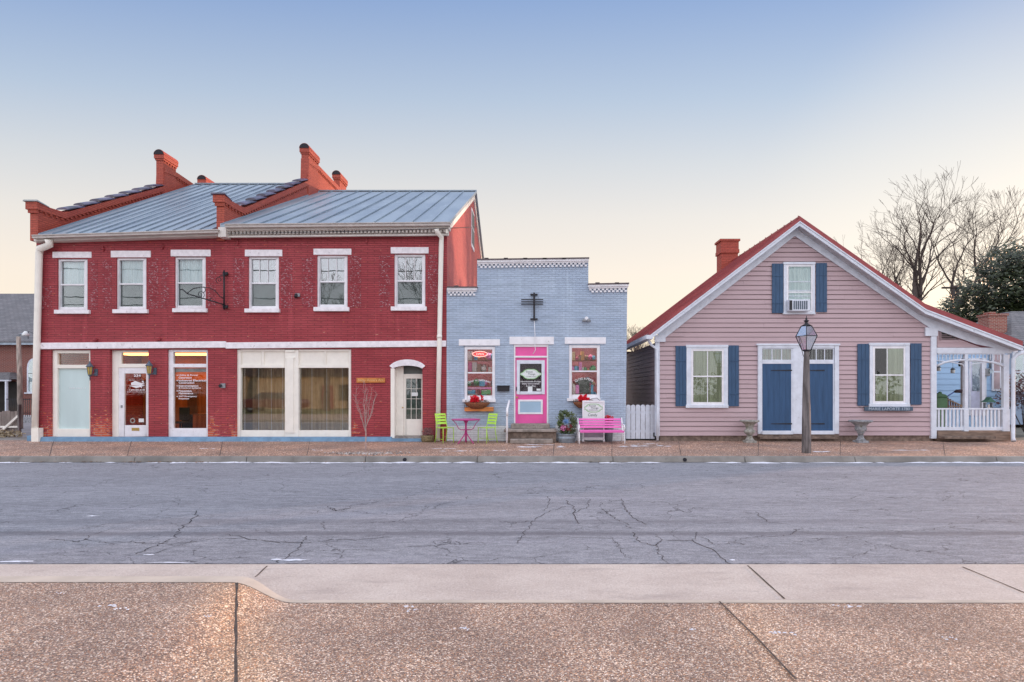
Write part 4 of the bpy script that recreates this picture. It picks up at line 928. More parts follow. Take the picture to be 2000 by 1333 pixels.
for fr, li, sp_, lab in ((cw[0], (896, 663, 976.5, 675.5), 728.5, 'window with the red neon sign and chocolate lettering'), (cw[1], (1103, 659, 1183.5, 672), 725.5, 'window with a grey shirt and gift lettering')):
    x0, y0, x1, y1 = fr
    o = MB(); t = 6
    o.fb(x0+.3, y0+.3, x0+t, y1-.3, YC+.03, .1); o.fb(x1-t, y0+.3, x1-.3, y1-.3, YC+.03, .1); o.fb(x0+t, y0+.3, x1-t, y0+t, YC+.03, .1); o.fb(x0+t, y1-13, x1-t, y1-.3, YC+.03, .1)
    w = o.build('window', M['white'], CS, bevel=.006, label=lab)
    MB().fb(x0+t, sp_-1.4, x1-t, sp_+1.4, YC+.05, .05).build('sash', M['white'], w)
    MB().fb(x0+t, y0+t, x1-t, y1-12, YC+.09, .006).build('pane', M['glass_clear'], w)
    MB().fb(x0-3.5, y1-6, x1+.5, y1, YC-.06, .085).build('sill', M['white'], w, bevel=.006)
    MB().fb(*li, YC-.03, .06).build('lintel', M['white'], CS, bevel=.006)
    fr0 = x0
MB().fb(995, 658, 1082, 673, YC-.03, .06).build('lintel', M['white'], CS, bevel=.006)
df = frontframe(CS, 'door_frame', [(1003.3, 673.3, 1006.5, 828), (1068, 673.3, 1071.3, 828), (1006.5, 673.3, 1068, 678), (1006.5, 695.5, 1068, 699)], YC+.02, .12, M['white'])
MB().fb(1006.5, 678, 1068, 695.5, YC+.06, .04).build('transom_panel', M['pink'], df)
m = MB(); m.fb(1006.5, 699, 1012, 827, YC+.07, .05); m.fb(1061, 699, 1068, 827, YC+.07, .05); m.fb(1012, 699, 1061, 707, YC+.07, .05); m.fb(1012, 768, 1061, 827, YC+.07, .05)
cd_ = m.build('door', M['pink'], CS, bevel=.004, label='bright pink shop door')
frontframe(cd_, 'glazing_frame', [(1009, 704, 1015.5, 770.5), (1058, 704, 1064, 770.5), (1015.5, 704, 1058, 711), (1015.5, 765, 1058, 770.5)], YC+.045, .06, M['hwhite'])
frontframe(cd_, 'kick_panel_frame', [(1012, 781, 1060, 784.5), (1012, 806, 1060, 809.5), (1012, 784.5, 1015.5, 806), (1056.5, 784.5, 1060, 806)], YC+.05, .03, M['white'])
MB().fb(1015.5, 784.5, 1056.5, 806, YC+.06, .02).build('kick_panel', M['lightblue'], cd_)
MB().fb(1015.5, 711, 1058, 765, YC+.08, .006).build('pane', M['glass_clear'], cd_); MB().fb(1008, 701, 1066, 800, YC+.14, .02).build('door_backing', pm('dark backing sheet', (.045, .03, .04), .9, .4), cd_)  # dark sheet added behind the door glass to imitate the dim interior
MB().fb(1008, 775, 1011, 778, YC+.02, .06).build('handle', M['gold'], cd_); MB().fb(1008, 756, 1009.5, 764, YC+.03, .05).build('latch', M['black'], cd_)
Yt = YC+.075
def emblem(px, py, rx, ry, Y, parent, fillm, linem):
    m = MB(); m.fixn = False; n = 48; c = (X(px, Y), Z(py, Y)); k = Y/F
    def pt(a, s): 
        r = 1+.06*math.cos(8*a)+.28*max(0, abs(math.cos(a))**14)
        return (c[0]+rx*k*s*r*math.cos(a)*.82, c[1]+ry*k*s*(1+.05*math.cos(6*a))*math.sin(a))
    for j in range(n):
        a, b = 2*math.pi*j/n, 2*math.pi*(j+1)/n; m.poly([(c[0], Y, c[1]), (pt(a, 1)[0], Y, pt(a, 1)[1]), (pt(b, 1)[0], Y, pt(b, 1)[1])])
    m.build('emblem', fillm, parent)
    m = MB(); m.fixn = False
    for s0, s1 in ((.93, 1.03), (.80, .83)):
        for j in range(n):
            a, b = 2*math.pi*j/n, 2*math.pi*(j+1)/n; p = [pt(a, s0), pt(b, s0), pt(b, s1), pt(a, s1)]; m.poly([(q[0], Y-.002, q[1]) for q in p])
    m.build('emblem_border', linem, parent)
emblem(1036.5, 731, 20, 10, Yt, cd_, M['signwhite'], M['green_line'])
text('lettering', 'Sweet', 1034, 726.5, 3.6, Yt-.003, M['darktext'], cd_, wpx=13); text('lettering', 'Things', 1038, 731.5, 4.2, Yt-.003, M['darktext'], cd_, wpx=14); text('lettering', 'CONFECTIONS', 1037, 735.7, 1.6, Yt-.003, M['darktext'], cd_, wpx=18)
text('lettering', 'Homemade Fudge', 1036.5, 746, 3.4, Yt, M['whitetext'], cd_, wpx=40, bold=.015); text('lettering', 'Daily Chocolates', 1036.5, 750.2, 3.4, Yt, M['whitetext'], cd_, wpx=34, bold=.015); text('lettering', '& Truffles', 1037, 754.3, 3, Yt, M['whitetext'], cd_, wpx=19)
MB().fb(1031, 755.5, 1040, 765, Yt, .003).build('notice', M['signwhite'], cd_); MB().fb(1048, 759.5, 1056, 763.5, Yt, .003).build('notice', M['signwhite'], cd_)
# neon, window lettering
nw = [o for o in bpy.data.objects if o.get('label', '').startswith('window with the red neon')][0]; gw2 = [o for o in bpy.data.objects if o.get('label', '').startswith('window with a grey shirt')][0]
NS = thing('neon_sign', (X(937, 18.2), 18.2, Z(692)), 'glowing red oval neon OPEN sign hanging in the left shop window', 'neon sign')
k = 18.2/F
m = MB(); m.tube([(X(937.5, 18.2)+14.5*k*math.cos(a), 18.2, Z(692, 18.2)+5.2*k*math.sin(a)) for a in [2*math.pi*j/28 for j in range(29)]], .013, 6, caps=False); m.build('neon_tube', emit('pink neon', (1, .45, .40), 1.5), NS)
m = MB(); m.prism([(X(937.5, 18.22)+11*k*math.cos(a), Z(692, 18.22)+3.6*k*math.sin(a)) for a in [2*math.pi*j/28 for j in range(28)]], 18.215, 18.235); m.build('backing', emit('neon glow panel', (.9, .03, .035), .9), NS)
text('lettering', 'OPEN', 937.5, 692, 4.2, 18.2, emit('neon letters', (1, .5, .45), 1.3), NS, wpx=15, bold=.01)
for i, ch in enumerate('Candy & Chocolates'):
    t = (i-8.5)/8.5
    if ch != ' ': text('lettering', ch, 936+21*t, 746.5-4.2*(1-t*t)+.6, 4.2 if ch.isupper() or ch in 'dhl' else 3.2, YC+.085, M['whitetext'], nw, rot=-.35*t)
for i, ch in enumerate('Gifts & More'):
    t = (i-5.5)/5.5
    if ch != ' ': text('lettering', ch, 1141+16*t, 743.5-4.4*(1-t*t)+.6, 5.2 if ch.isupper() or ch in 'ft' else 4, YC+.085, M['whitetext'], gw2, rot=-.35*t)
# shop interior
cols = [(.55, .12, .25), (.12, .35, .5), (.6, .3, .1), (.15, .4, .15), (.6, .45, .25), (.4, .12, .1), (.7, .25, .5), (.25, .15, .1), (.6, .55, .5)]
cm = [pm('goods %d' % i, c, .6, .1, 5, 20, 0) for i, c in enumerate(cols)]
m = MB(); m.box(X(880), X(1215), 21.4, 21.5, 0, 4.3); m.build('inner_wall', pm('rose wall', (.34, .12, .13), .9, .25, 1.5), CS)
m = MB(); m.box(X(880), X(1215), 18.25, 21.4, 0, .04); m.build('inner_floor', M['woodpanel'], CS)
cl = thing('ceiling_lamp_or_fill', (X(1044), 19.4, 3.9), 'added glowing panel that brightens the inside of the candy shop', 'lamp')
m = MB(); m.box(X(900), X(1190), 19.0, 19.3, 3.9, 3.93); m.build('diffuser', emit('shop fill glow', (1, .80, .66), 22), cl)  # unseen emitter added to brighten the shop interior
for (a, b, gl) in ((908, 966, 'left'), (1113, 1170, 'right')):
    sh = thing('goods_shelf', (X((a+b)/2), 19.2, 0), 'crowded shelf of sweets and gifts inside the '+gl+' shop window', 'shelf', 'goods shelves in the shop windows')
    m = MB()
    for z in (1.35, 1.75, 2.22, 2.6): m.box(X(a), X(b), 18.85, 19.25, z-.02, z)
    m.build('board', M['woodpanel'], sh)
    m = MB()
    for z in (1.35, 1.75, 2.22, 2.6):
        x = X(a)
        while x < X(b)-.05:
            w = random.uniform(.05, .16); h = random.uniform(.12, .32); mi = random.randrange(9)
            if random.random() < .45: m.blob((x+w/2, 19.0, z+h*.4), h*.42, mi, 7, 5, .12)
            else: m.box(x, x+w*.9, 18.9, 19.15, z+.001, z+h, mi)
            x += w
    m.build('goods', cm, sh)
TS = thing('grey_shirt', (X(1142), 18.5, 1.4), 'grey short sleeved shirt on display in the right shop window', 'shirt')
m = MB(); Ysh = 18.45; sh_ = [(1129, 768), (1130, 748), (1126, 750), (1123, 745), (1132, 739), (1138, 737.5), (1141.5, 739.5), (1145, 737.5), (1151, 739), (1159, 746), (1156, 750), (1152, 747), (1152, 768)]
m.prism([(X(a, Ysh), Z(b, Ysh)) for a, b in sh_], Ysh, Ysh+.06); m.build('cloth', pm('grey green cloth', (.115, .135, .115), .9, .2, 5, 80, .004), TS, bevel=.012)
for a, b, c, mi, lab in ((1118, 1124, 752, 8, 'pale striped gift bag left of the grey shirt'), (1124.5, 1131, 753, 6, 'pink gift bag beside the grey shirt'), (1154, 1159, 752, 1, 'blue gift bag right of the grey shirt')):
    t = thing('gift_bag', (X(a), 18.4, Z(770)), lab, 'gift bag', 'gift bags in the right window'); m = MB(); m.fb(a, c, b, 770, 18.35, .08, 0); m.build('bag', cm[mi], t, bevel=.004)
    m = MB(); m.tube([(X(a+1.5, 18.38), 18.38, Z(c)), (X((a+b)/2, 18.38), 18.38, Z(c-4)), (X(b-1.5, 18.38), 18.38, Z(c))], .004, 4); m.build('bag_handle', cm[mi], t)
for a, b, c, d, mi, lab in ((913, 959, 757, 760.5, 6, 'pink striped sweets table in the left shop window'), (913, 928, 762, 770, 1, 'blue box of sweets low in the left window'), (940, 958, 762, 771, 3, 'green box of sweets low in the left window'), (936, 946, 742, 755, 1, 'tall blue box beside the window lettering')):
    t = thing('sweets_box', (X(a), 18.4, Z(d)), lab, 'box', 'boxes in the left window'); m = MB(); m.fb(a, c, b, d, 18.36, .12); m.build('carton', cm[mi], t, bevel=.006); m = MB(); m.fb(a+1, c+1, a+(b-a)*.6, c+2.2, 18.357, .003); m.build('paper_label', cm[8], t)
# steps
ST = thing('entrance_steps', (X(1036), 17.6, 0), 'worn stone steps in front of the pink door', 'steps')
m = MB(); m.fb(998, 828, 1074, 838, 17.72, .24); m.build('threshold', M['stone'], ST, bevel=.02)
m = MB(); m.fb(984, 839, 1088, 844.5, 17.35, .62); m.build('slab', M['stone'], ST, bevel=.015)
m = MB(); m.box(X(990, 17.45), X(1086, 17.45), 17.45, 17.96, 0, Z(844.6, 17.35)); m.build('riser', M['found'], ST)
m = MB(); m.box(X(996, 17.15), X(1080, 17.15), 17.12, 17.44, 0, .13); m.build('lower_step', M['stone'], ST, bevel=.02)
HR = thing('handrail', (X(990, 17.3), 17.3, 0), 'slim white handrail standing at the left of the stone steps', 'handrail')
m = MB(); m.tube([(X(990, 17.2), 17.2, 0), (X(990.5, 17.2), 17.2, Z(800, 17.2)), (X(994, 17.3), 17.5, Z(783, 17.3))], .03, 8); m.build('post', M['white'], HR)
m = MB(); m.tube([(X(994, 17.9), 17.94, Z(785, 17.9)), (X(990.5, 17.2), 17.2, Z(800, 17.2)), (X(991, 17.2), 17.15, Z(812, 17.2))], .035, 8); m.build('rail', M['white'], HR)
MX = thing('mailbox', (X(983), YC, Z(759)), 'black wall mailbox left of the pink door', 'mailbox'); m = MB(); m.fb(971, 755.5, 995, 764.5, YC-.12, .118); m.build('box', M['black'], MX, bevel=.01); m = MB(); m.fb(970.5, 753.5, 995.5, 755.6, YC-.135, .133); m.build('lid', M['black'], MX, bevel=.005)
# iron sign bracket above door
IB = thing('iron_bracket', (X(1044), YC, Z(600)), 'black iron sign bracket of crossed bars high on the blue wall', 'bracket')
m = MB(); m.fb(1041.5, 572, 1045, 626, YC-.08, .03); m.fb(1036, 574, 1050, 577, YC-.07, .065); m.fb(1036, 622, 1050, 625, YC-.07, .065); m.build('upright', M['black'], IB)
for y in (584.5, 589, 593.5): MB().fb(1018, y, 1061, y+1.8, YC-.10, .02).build('cross_bar', M['black'], IB)
m = MB(); m.tube([(X(1043.5), YC-.05, Z(626)), (X(1045), YC-.04, Z(655)), (X(1044, 17.9), 17.9, Z(672)), (X(1046, 17.9), 17.9, Z(684)), (X(1041, 17.9), 17.95, Z(692))], .012, 6); m.build('cable', M['white'], IB)
SL = thing('security_light', (X(1145), YC, Z(626)), 'small twin floodlight at the upper right of the blue wall', 'light')
m = MB(); m.tube([(X(1145), YC, Z(623)), (X(1145), YC-.08, Z(623))], .06, 10); m.build('mount', M['white'], SL)
for dx in (-4, 5):
    m = MB(); m.lathe([(.03, 0), (.05, -.03), (.07, -.10)], (X(1145+dx, 17.85), 17.85, Z(624)), 10); m.build('lamp_head', M['meter'], SL)
# window baskets
def basket(px, py, w, label, tray):
    x, z = X(px, 17.83), Z(py, 17.83); t = thing('flower_basket', (x, 17.83, z), label, 'flower basket', 'flower baskets under the shop windows'); r = w*17.8/F/2
    m = MB(); m.lathe([(.02, -.20), (r*.5, -.18), (r*.85, -.08), (r, 0), (r*.97, .005)], (x, 17.83, z), 18, sy=.45); m.build('basket', M['wicker'], t)
    m = MB()
    for _ in range(260):
        a = random.uniform(0, 6.28); q = r*math.sqrt(random.random()); c = Vector((x+q*math.cos(a), 17.83+q*.42*math.sin(a), z+random.uniform(-.05, .09)-.12*max(0, q/r-.8)*5*random.random())); d = Vector((random.gauss(0, 1), random.gauss(0, 1), random.gauss(0, 1))).normalized(); e = d.orthogonal().normalized(); s = random.uniform(.015, .035)
        m.poly([c-d*s, c+e*s*.5, c+d*s, c-e*s*.5])
    m.build('foliage', M['leaf_dry'], t)
    for k in range(20):
        fx = x+random.uniform(-.30, .26)*r*2*.8; c = Vector((fx, 17.76+random.uniform(-.05, .06), z+random.uniform(.05, .20))); m = MB()
        for j in range(16):
            d = Vector((random.gauss(0, 1), random.gauss(0, 1)-.5, random.gauss(0, 1))).normalized(); e = d.orthogonal().normalized(); m.poly([c, c+d*.035+e*.032, c+d*.07, c+d*.035-e*.032])
        m.build('flower', M['red_flower'], t)
    m = MB(); m.tube([(x-r, 17.85, z), (x-r*.9, 17.95, z+.02)], .008, 5); m.tube([(x+r, 17.85, z), (x+r*.9, 17.95, z+.02)], .008, 5); m.build('bracket', M['black'], t)
basket(932, 787, 50, 'fibre basket with red flowers under the left shop window', True)
basket(1140, 786, 42, 'fibre basket with red flowers behind the standing candy sign', False)
t = thing('planter_tray', (X(935, 17.85), 17.85, Z(799)), 'orange wooden tray with black forks mounted below the left flower basket', 'tray')
m = MB(); m.fb(907, 795.5, 964, 804, 17.82, .14); m.build('tray', M['wood_sign'], t, bevel=.012)
for px in (907.5, 910.5, 913.5): MB().fb(px, 786, px+.9, 797, 17.81, .015).build('tine', M['black'], t)

# ------------------------------------------------------------------ pavement furniture
def chair(label, loc, rz, hue=None):
    t = thing('bistro_chair', loc, label, 'chair', 'lime slatted chairs at the pink table', rz)
    z0 = Matrix.Translation((0, 0, 0))
    def b(m, name): 
        o = m.build(name, M['lime']); o.parent = t; return o
    for s in (-1, 1):
        b(MB().tube([(.19*s, -.19, 0), (.185*s, -.185, .45)], .012, 6), 'leg')
        b(MB().tube([(.2*s, .25, 0), (.19*s, .18, .30), (.185*s, .16, .46), (.18*s, .20, .62), (.175*s, .26, .88)], .012, 6), 'leg')
        b(MB().tube([(.185*s, -.185, .12), (.195*s, .2, .12)], .007, 5), 'stretcher')
    m = MB()
    for k in range(6): y = -.20+k*.072; m.box(-.20, .20, y, y+.055, .452, .468)
    b(m, 'seat')
    m = MB()
    for k in range(4):
        z = .56+k*.088; y = .175+.1*(z-.5)/.4
        m.hexa([(-.185, y, z), (.185, y, z), (.185, y+.014, z), (-.185, y+.014, z), (-.185, y+.02, z+.062), (.185, y+.02, z+.062), (.185, y+.034, z+.062), (-.185, y+.034, z+.062)])
    b(m, 'backrest'); return t
chair('lime green slatted chair left of the pink table', (X(869, 17.45), 17.45, 0), R(42))
chair('lime green slatted chair right of the pink table', (X(951, 17.45), 17.45, 0), R(-42))
BT = thing('bistro_table', (X(910, 17.2), 17.2, 0), 'round magenta cafe table between two lime chairs', 'table'); bx, by = X(910, 17.2), 17.2
MB().lathe([(.02, .70), (.42, .705), (.44, .715), (.44, .73), (.42, .735)], (bx, by, 0), 32).build('table_top', M['magenta'], BT)
MB().lathe([(.03, .05), (.028, .3), (.045, .34), (.028, .38), (.03, .6), (.09, .70)], (bx, by, 0), 12).build('pedestal', M['magenta'], BT)
MB().lathe([(.12, .40), (.17, .405), (.17, .42), (.12, .425)], (bx, by, 0), 20).build('lower_shelf', M['magenta'], BT)
for k in range(3):
    a = k*2.094+R(95); c, s = math.cos(a), math.sin(a)
    MB().tube([(bx, by, .35), (bx+.08*c, by+.08*s, .22), (bx+.22*c, by+.22*s, .06), (bx+.27*c, by+.27*s, 0)], .016, 6).build('leg', M['magenta'], BT)
for s in (-1, 1): MB().tube([(bx+s*.40, by, .70), (bx+s*.30, by, .60), (bx+s*.22, by, .45), (bx+s*.15, by, .41)], .012, 6).build('brace', M['magenta'], BT)
BN = thing('garden_bench', (X(1172, 17.4), 17.4, 0), 'pink slatted bench with white metal ends on the pavement', 'bench')
# the bench stands with its back toward the street side view: backrest slats tilt, seat behind them towards the wall
x0, x1 = X(1129.5, 17.35), X(1216, 17.35)
back = [(.82, 17.78), (.735, 17.74), (.65, 17.70), (.565, 17.66)]
m = MB()
for z, y in back: m.hexa([(x0+.03, y, z-.062), (x1-.03, y, z-.062), (x1-.03, y+.02, z-.062), (x0+.03, y+.02, z-.062), (x0+.03, y+.025, z), (x1-.03, y+.025, z), (x1-.03, y+.045, z), (x0+.03, y+.045, z)])
m.build('backrest', M['benchpink'], BN, bevel=.004)
m = MB()
for k in range(5): y = 17.22+k*.09; m.box(x0+.03, x1-.03, y, y+.07, .42, .445)
m.box(x0+.02, x1-.02, 17.19, 17.215, .38, .445)
m.build('seat', M['benchpink'], BN, bevel=.004)
for xx in (x0, x1):
    MB().tube([(xx, 17.22, 0), (xx, 17.25, .2), (xx, 17.24, .41), (xx, 17.62, .43), (xx, 17.68, .6), (xx, 17.82, .84)], .02, 6).build('end_frame', M['white'], BN)
    MB().tube([(xx, 17.74, .0), (xx, 17.68, .2), (xx, 17.64, .43)], .02, 6).build('leg', M['white'], BN)
    MB().tube([(xx, 17.24, .42), (xx, 17.2, .55), (xx, 17.3, .62), (xx, 17.55, .62), (xx, 17.72, .66)], .017, 6).build('armrest', M['white'], BN)
AF = thing('standing_sign', (X(1158, 17.66), 17.66, 0), 'white standing sign board reading Candy behind the pink bench', 'sign')
Ya = 17.64
m = MB(); m.fb(1137.5, 783, 1140.5, 863, Ya, .05); m.fb(1178, 783, 1181, 863, Ya, .05); m.fb(1140.5, 783, 1178, 786.5, Ya, .05); m.fb(1140.5, 829, 1178, 833, Ya, .05); m.fb(1140.5, 855, 1178, 860, Ya, .05); m.build('frame', M['white'], AF, bevel=.006)
MB().fb(1140.5, 786.5, 1178, 829, Ya+.02, .02).build('panel', M['signwhite'], AF); MB().fb(1140.5, 833, 1178, 855, Ya+.02, .02).build('lower_panel', pm('grey lilac panel', (.33, .30, .36), .6), AF)
for px in (1139, 1179.5): MB().tube([(X(px, Ya)-.03, Ya+.02, .035), (X(px, Ya)+.03, Ya+.02, .035)], .035, 12).build('wheel', M['white'], AF)
emblem(1159, 797.5, 19, 8.5, Ya+.017, AF, M['signwhite'], M['green_line'])
text('lettering', 'Sweet', 1157.5, 793, 3.2, Ya+.012, M['darktext'], AF, wpx=13); text('lettering', 'Things', 1161, 797.6, 3.6, Ya+.012, M['darktext'], AF, wpx=15); text('lettering', 'CONFECTIONS', 1159, 801.3, 1.6, Ya+.012, M['darktext'], AF, wpx=17); text('lettering', 'Candy', 1157.5, 811.5, 7, Ya+.017, M['darktext'], AF, wpx=18)
m = MB(); m.tube([(X(1150, Ya), Ya+.02, Z(783, Ya)), (X(1156, Ya), Ya, Z(779, Ya)), (X(1166, Ya), Ya, Z(778, Ya)), (X(1172, Ya), Ya+.02, Z(783, Ya))], .012, 6); m.build('handle', M['meter'], AF)
def leaves(m, c, rad, n, s=(.02, .05), mi=0, flat=(1, 1, 1)):
    for _ in range(n):
        d = Vector((random.gauss(0, 1), random.gauss(0, 1), random.gauss(0, 1))).normalized()*random.random()**.4
        p = Vector(c)+Vector((d.x*rad*flat[0], d.y*rad*flat[1], d.z*rad*flat[2])); u = Vector((random.gauss(0, 1), random.gauss(0, 1), random.gauss(0, 1))).normalized(); e = u.orthogonal().normalized(); q = random.uniform(*s)
        m.poly([p-u*q, p+e*q*.45, p+u*q, p-e*q*.45], mi)
RF = thing('flower_pot', (X(1189, 17.9), 17.88, 0), 'pot of red flowers between the pink bench and the blue wall', 'potted plant')
MB().lathe([(.11, 0), (.16, .5), (.17, .52)], (X(1189, 17.88), 17.88, 0), 14).build('pot', M['galv'], RF); m = MB(); leaves(m, (X(1189, 17.88), 17.88, .72), .17, 160, (.02, .045), 0, (1.1, .6, .6)); m.build('petals', M['red_flower'], RF); m = MB(); leaves(m, (X(1189, 17.88), 17.88, .62), .15, 120); m.build('foliage', M['leaf2'], RF)
TB = thing('planter_tub', (X(1107, 17.5), 17.5, 0), 'galvanised tub with a leafy wreath of plants beside the steps', 'planter'); tx = X(1107, 17.5)
MB().lathe([(.25, 0), (.26, .02), (.28, .13), (.288, .14), (.28, .15), (.295, .255), (.31, .265), (.30, .275), (.27, .25)], (tx, 17.5, 0), 24, sy=.75).build('tub', M['galv'], TB)
m = MB()
for k in range(26):
    a = R(-50+280*k/25); w_ = random.uniform(.85, 1.2); leaves(m, (tx+.21*w_*math.cos(a), 17.5+random.uniform(-.1, .1), .62+.27*w_*math.sin(a)), random.uniform(.06, .15), random.choice((14, 30, 60)), (.02, .055))
leaves(m, (tx, 17.48, .34), .26, 260, (.02, .05), 0, (1.1, .7, .35)); m.build('foliage', M['leaf2'], TB)
m = MB()
for _ in range(26):
    a = random.uniform(0, 6.28); m.blob((tx+.2*math.cos(a)*random.random(), 17.36, .38+random.uniform(0, .18)), random.uniform(.018, .035), 0, 6, 4)
m.build('berries', pm('maroon berries', (.17, .025, .03), .5), TB)
m = MB(); leaves(m, (tx-.13, 17.33, .45), .09, 70, (.02, .045)); m.build('pale_flowers', M['pinkfl'], TB)
m = MB(); leaves(m, (tx-.02, 17.4, .66), .075, 60, (.03, .05)); m.build('bow', pm('blue ribbon', (.18, .33, .6), .5), TB)
for k in range(5):
    a = R(30+30*k); MB().tube([(tx, 17.5, .25), (tx+.12*math.cos(a), 17.5, .6), (tx+.42*math.cos(a), 17.48, .62+.42*math.sin(a)*.8)], .004, 4).build('stem', M['bark'], TB)
BP = thing('planter_basket', (X(835, 17.8), 17.8, 0), 'low brown woven planter of dry pink heather by the arched door', 'planter'); bx = X(835, 17.75)
MB().lathe([(.17, 0), (.20, .06), (.19, .10), (.205, .15), (.195, .20), (.17, .2)], (bx, 17.75, 0), 20).build('pot', pm('brown woven pot', (.22, .17, .09), .9, .35, 20, 80, .01), BP)
m = MB(); leaves(m, (bx, 17.75, .31), .19, 500, (.01, .03), 0, (1, 1, .75)); m.build('foliage', pm('dry heather', (.24, .12, .12), .9, .4, 20), BP)

# street tree sapling in pebble bed
def branchtree(mb, base, L0, r0, depth, spread, up, rng, nseg=3, kids=(2, 3), shrink=.74, twist=.35, minr=.004, n0=7, tips=None):
    def rec(p, d, L_, r, lev):
        pts = [p]; rs = [r]; q = p.copy(); dd = d.copy()
        for i in range(nseg):
            dd = (dd+Vector((rng.gauss(0, twist), rng.gauss(0, twist), rng.gauss(0, twist)+up*.3))*.32).normalized(); q = q+dd*L_/nseg; pts.append(q.copy()); rs.append(max(minr, r*(1-.35*(i+1)/nseg)))
        mb.tube(pts, rs, max(3, n0-(depth-lev)*1) if False else (n0 if lev == depth else (5 if lev > depth-3 else 3)), caps=False)
        if lev == 0: return
        k = rng.randint(*kids)
        for j in range(k):
            side = Vector((rng.gauss(0, 1), rng.gauss(0, 1), rng.gauss(0, .5))); side = (side-dd*side.dot(dd)).normalized(); sp_ = spread*rng.uniform(.6, 1.3)*(0.35 if j == 0 else 1)
            nd = (dd+side*sp_+Vector((0, 0, up*.25))).normalized(); rec(q.copy(), nd, L_*shrink*rng.uniform(.75, 1.2), rs[-1]*(.85 if j == 0 else .68), lev-1)
        if lev >= 2:
            for j in range(rng.randint(1, 2)):
                i = rng.randint(1, nseg-1) if nseg > 1 else 0; side = Vector((rng.gauss(0, 1), rng.gauss(0, 1), rng.gauss(0, .4))).normalized(); nd = (d+side*spread*1.2).normalized(); rec(pts[i].copy(), nd, L_*.55, rs[i]*.5, max(0, lev-2))
    rec(Vector(base), Vector((0, 0, 1)), L0, r0, depth)
g = G(714, 886); SP = thing('sapling', (g[0], g[1], 0), 'bare young tree with pale twigs growing from the pavement', 'tree')
m = MB(); sx, sy = g
m.tube([(sx, sy, 0), (sx+.01, sy, .5), (sx, sy, .85)], [.02, .015, .012], 7, caps=False); m.build('trunk', M['palebark'], SP)
m = MB(); rng = random.Random(5)
for k, (dx, hh) in enumerate(((-.22, .95), (-.08, 1.02), (.02, 1.08), (.14, .98), (.30, .85), (-.3, .75), (.08, .9), (.22, .7))):
    s0 = .55+.05*k*rng.random(); p = [(sx, sy, s0)]
    for j in range(1, 7): t = j/6; p.append((sx+dx*t**.8+rng.gauss(0, .012), sy+rng.gauss(0, .03)*t+(.1*t if k % 2 else -.1*t), s0+(1.72-s0)*t*hh/1.05))
    m.tube(p, [.009-.0055*j/6 for j in range(7)], 5, caps=False)
    for j in range(2, 7):
        for q in range(2):
            a = Vector(p[j]); b = a+Vector((rng.gauss(0, .08), rng.gauss(0, .05), rng.uniform(.04, .15))); m.tube([a, (a+b)/2+Vector((rng.gauss(0, .01), 0, 0)), b], [.0035, .003, .002], 3, caps=False)
m.build('crown', M['palebark'], SP)
m = MB()
for _ in range(420):
    px = sx+random.gauss(.05, .55); py = sy+random.gauss(.0, .16)
    if abs(px-sx) < 1.3 and abs(py-sy) < .4: m.blob((px, py, .01), random.uniform(.012, .03), random.randrange(3), 5, 3, .2, (1, 1, .6))
o = m.build('pebble', [pm('tan pebbles', (.42, .30, .24), .8), pm('white pebbles', (.6, .56, .54), .8), pm('grey pebbles', (.24, .21, .2), .8)]); tag(o, 'loose tan and white pebbles around the foot of the young tree', kind='stuff')

# ------------------------------------------------------------------ picket gate
PG = thing('picket_gate', (X(1250, 18.3), 18.3, 0), 'white picket gate closing the gap between the blue shop and the pink house', 'gate')
n = 6; a0, a1 = 1222.5, 1279
for k in range(n):
    xa, xb = X(a0+(a1-a0)*k/n+.4, 18.3), X(a0+(a1-a0)*(k+1)/n-.5, 18.3); xm = (xa+xb)/2; zt = Z(792, 18.3)
    pts = [(xa, .05), (xb, .05), (xb, zt-.03)]+[(xm+(xb-xm)*math.cos(q), zt-.03+.05*math.sin(q)) for q in (R(30), R(60), R(90), R(120), R(150))]+[(xa, zt-.03)]
    MB().prism(pts, 18.28, 18.30).build('picket', M['hwhite'], PG)
MB().box(X(a0, 18.3), X(a1, 18.3), 18.302, 18.34, .25, .33).box(X(a0, 18.3), X(a1, 18.3), 18.302, 18.34, .85, .93).build('rail', M['hwhite'], PG)
MB().box(X(1276, 18.25), X(1279, 18.25), 18.24, 18.279, .12, .25).build('hinge', M['black'], PG)

# ------------------------------------------------------------------ pink clapboard house
PH = thing('clapboard_house', (X(1555), 18, 0), 'pink clapboard house with red metal roof, blue shutters and side porch', 'house')
YH = 18.0; hz0 = Z(851); eL, eR = X(1286), X(1826)
apx, apz = X(1551), Z(455)
def xlim(z):      # siding limits under the rakes
    zl = Z(665); zr = Z(645)
    xl = eL if z <= zl else eL+(apx-eL)*(z-zl)/(apz-zl); xr = eR if z <= zr else eR+(apx-eR)*(z-zr)/(apz-zr)
    return xl, xr
BH = .148; m = MB(); z = hz0
while z < apz-.01:
    z1 = min(z+BH, apz-.005); (a, b), (c, d) = xlim(z), xlim(z1)
    # boards sag and drift a little, and are butt jointed
    cuts = [a]+sorted(random.uniform(a, b) for _ in range(2 if b-a > 3 else 0))+[b]
    for i in range(len(cuts)-1):
        xa, xb = cuts[i], cuts[i+1]; ta = max(c, min(d, xa)) if i else c; tb = max(c, min(d, xb)) if i < len(cuts)-2 else d; e1, e2 = random.uniform(-.006, .006), random.uniform(-.003, .003)
        if tb <= ta: continue
        m.hexa([(xa, YH-.026+e2, z+e1), (xb-.003, YH-.026+e2, z+e1), (xb-.003, YH+.02, z+e1), (xa, YH+.02, z+e1), (ta, YH-.006+e2, z1-.017), (tb-.003, YH-.006+e2, z1-.017), (tb-.003, YH+.02, z1-.017), (ta, YH+.02, z1-.017)])
    z = z1
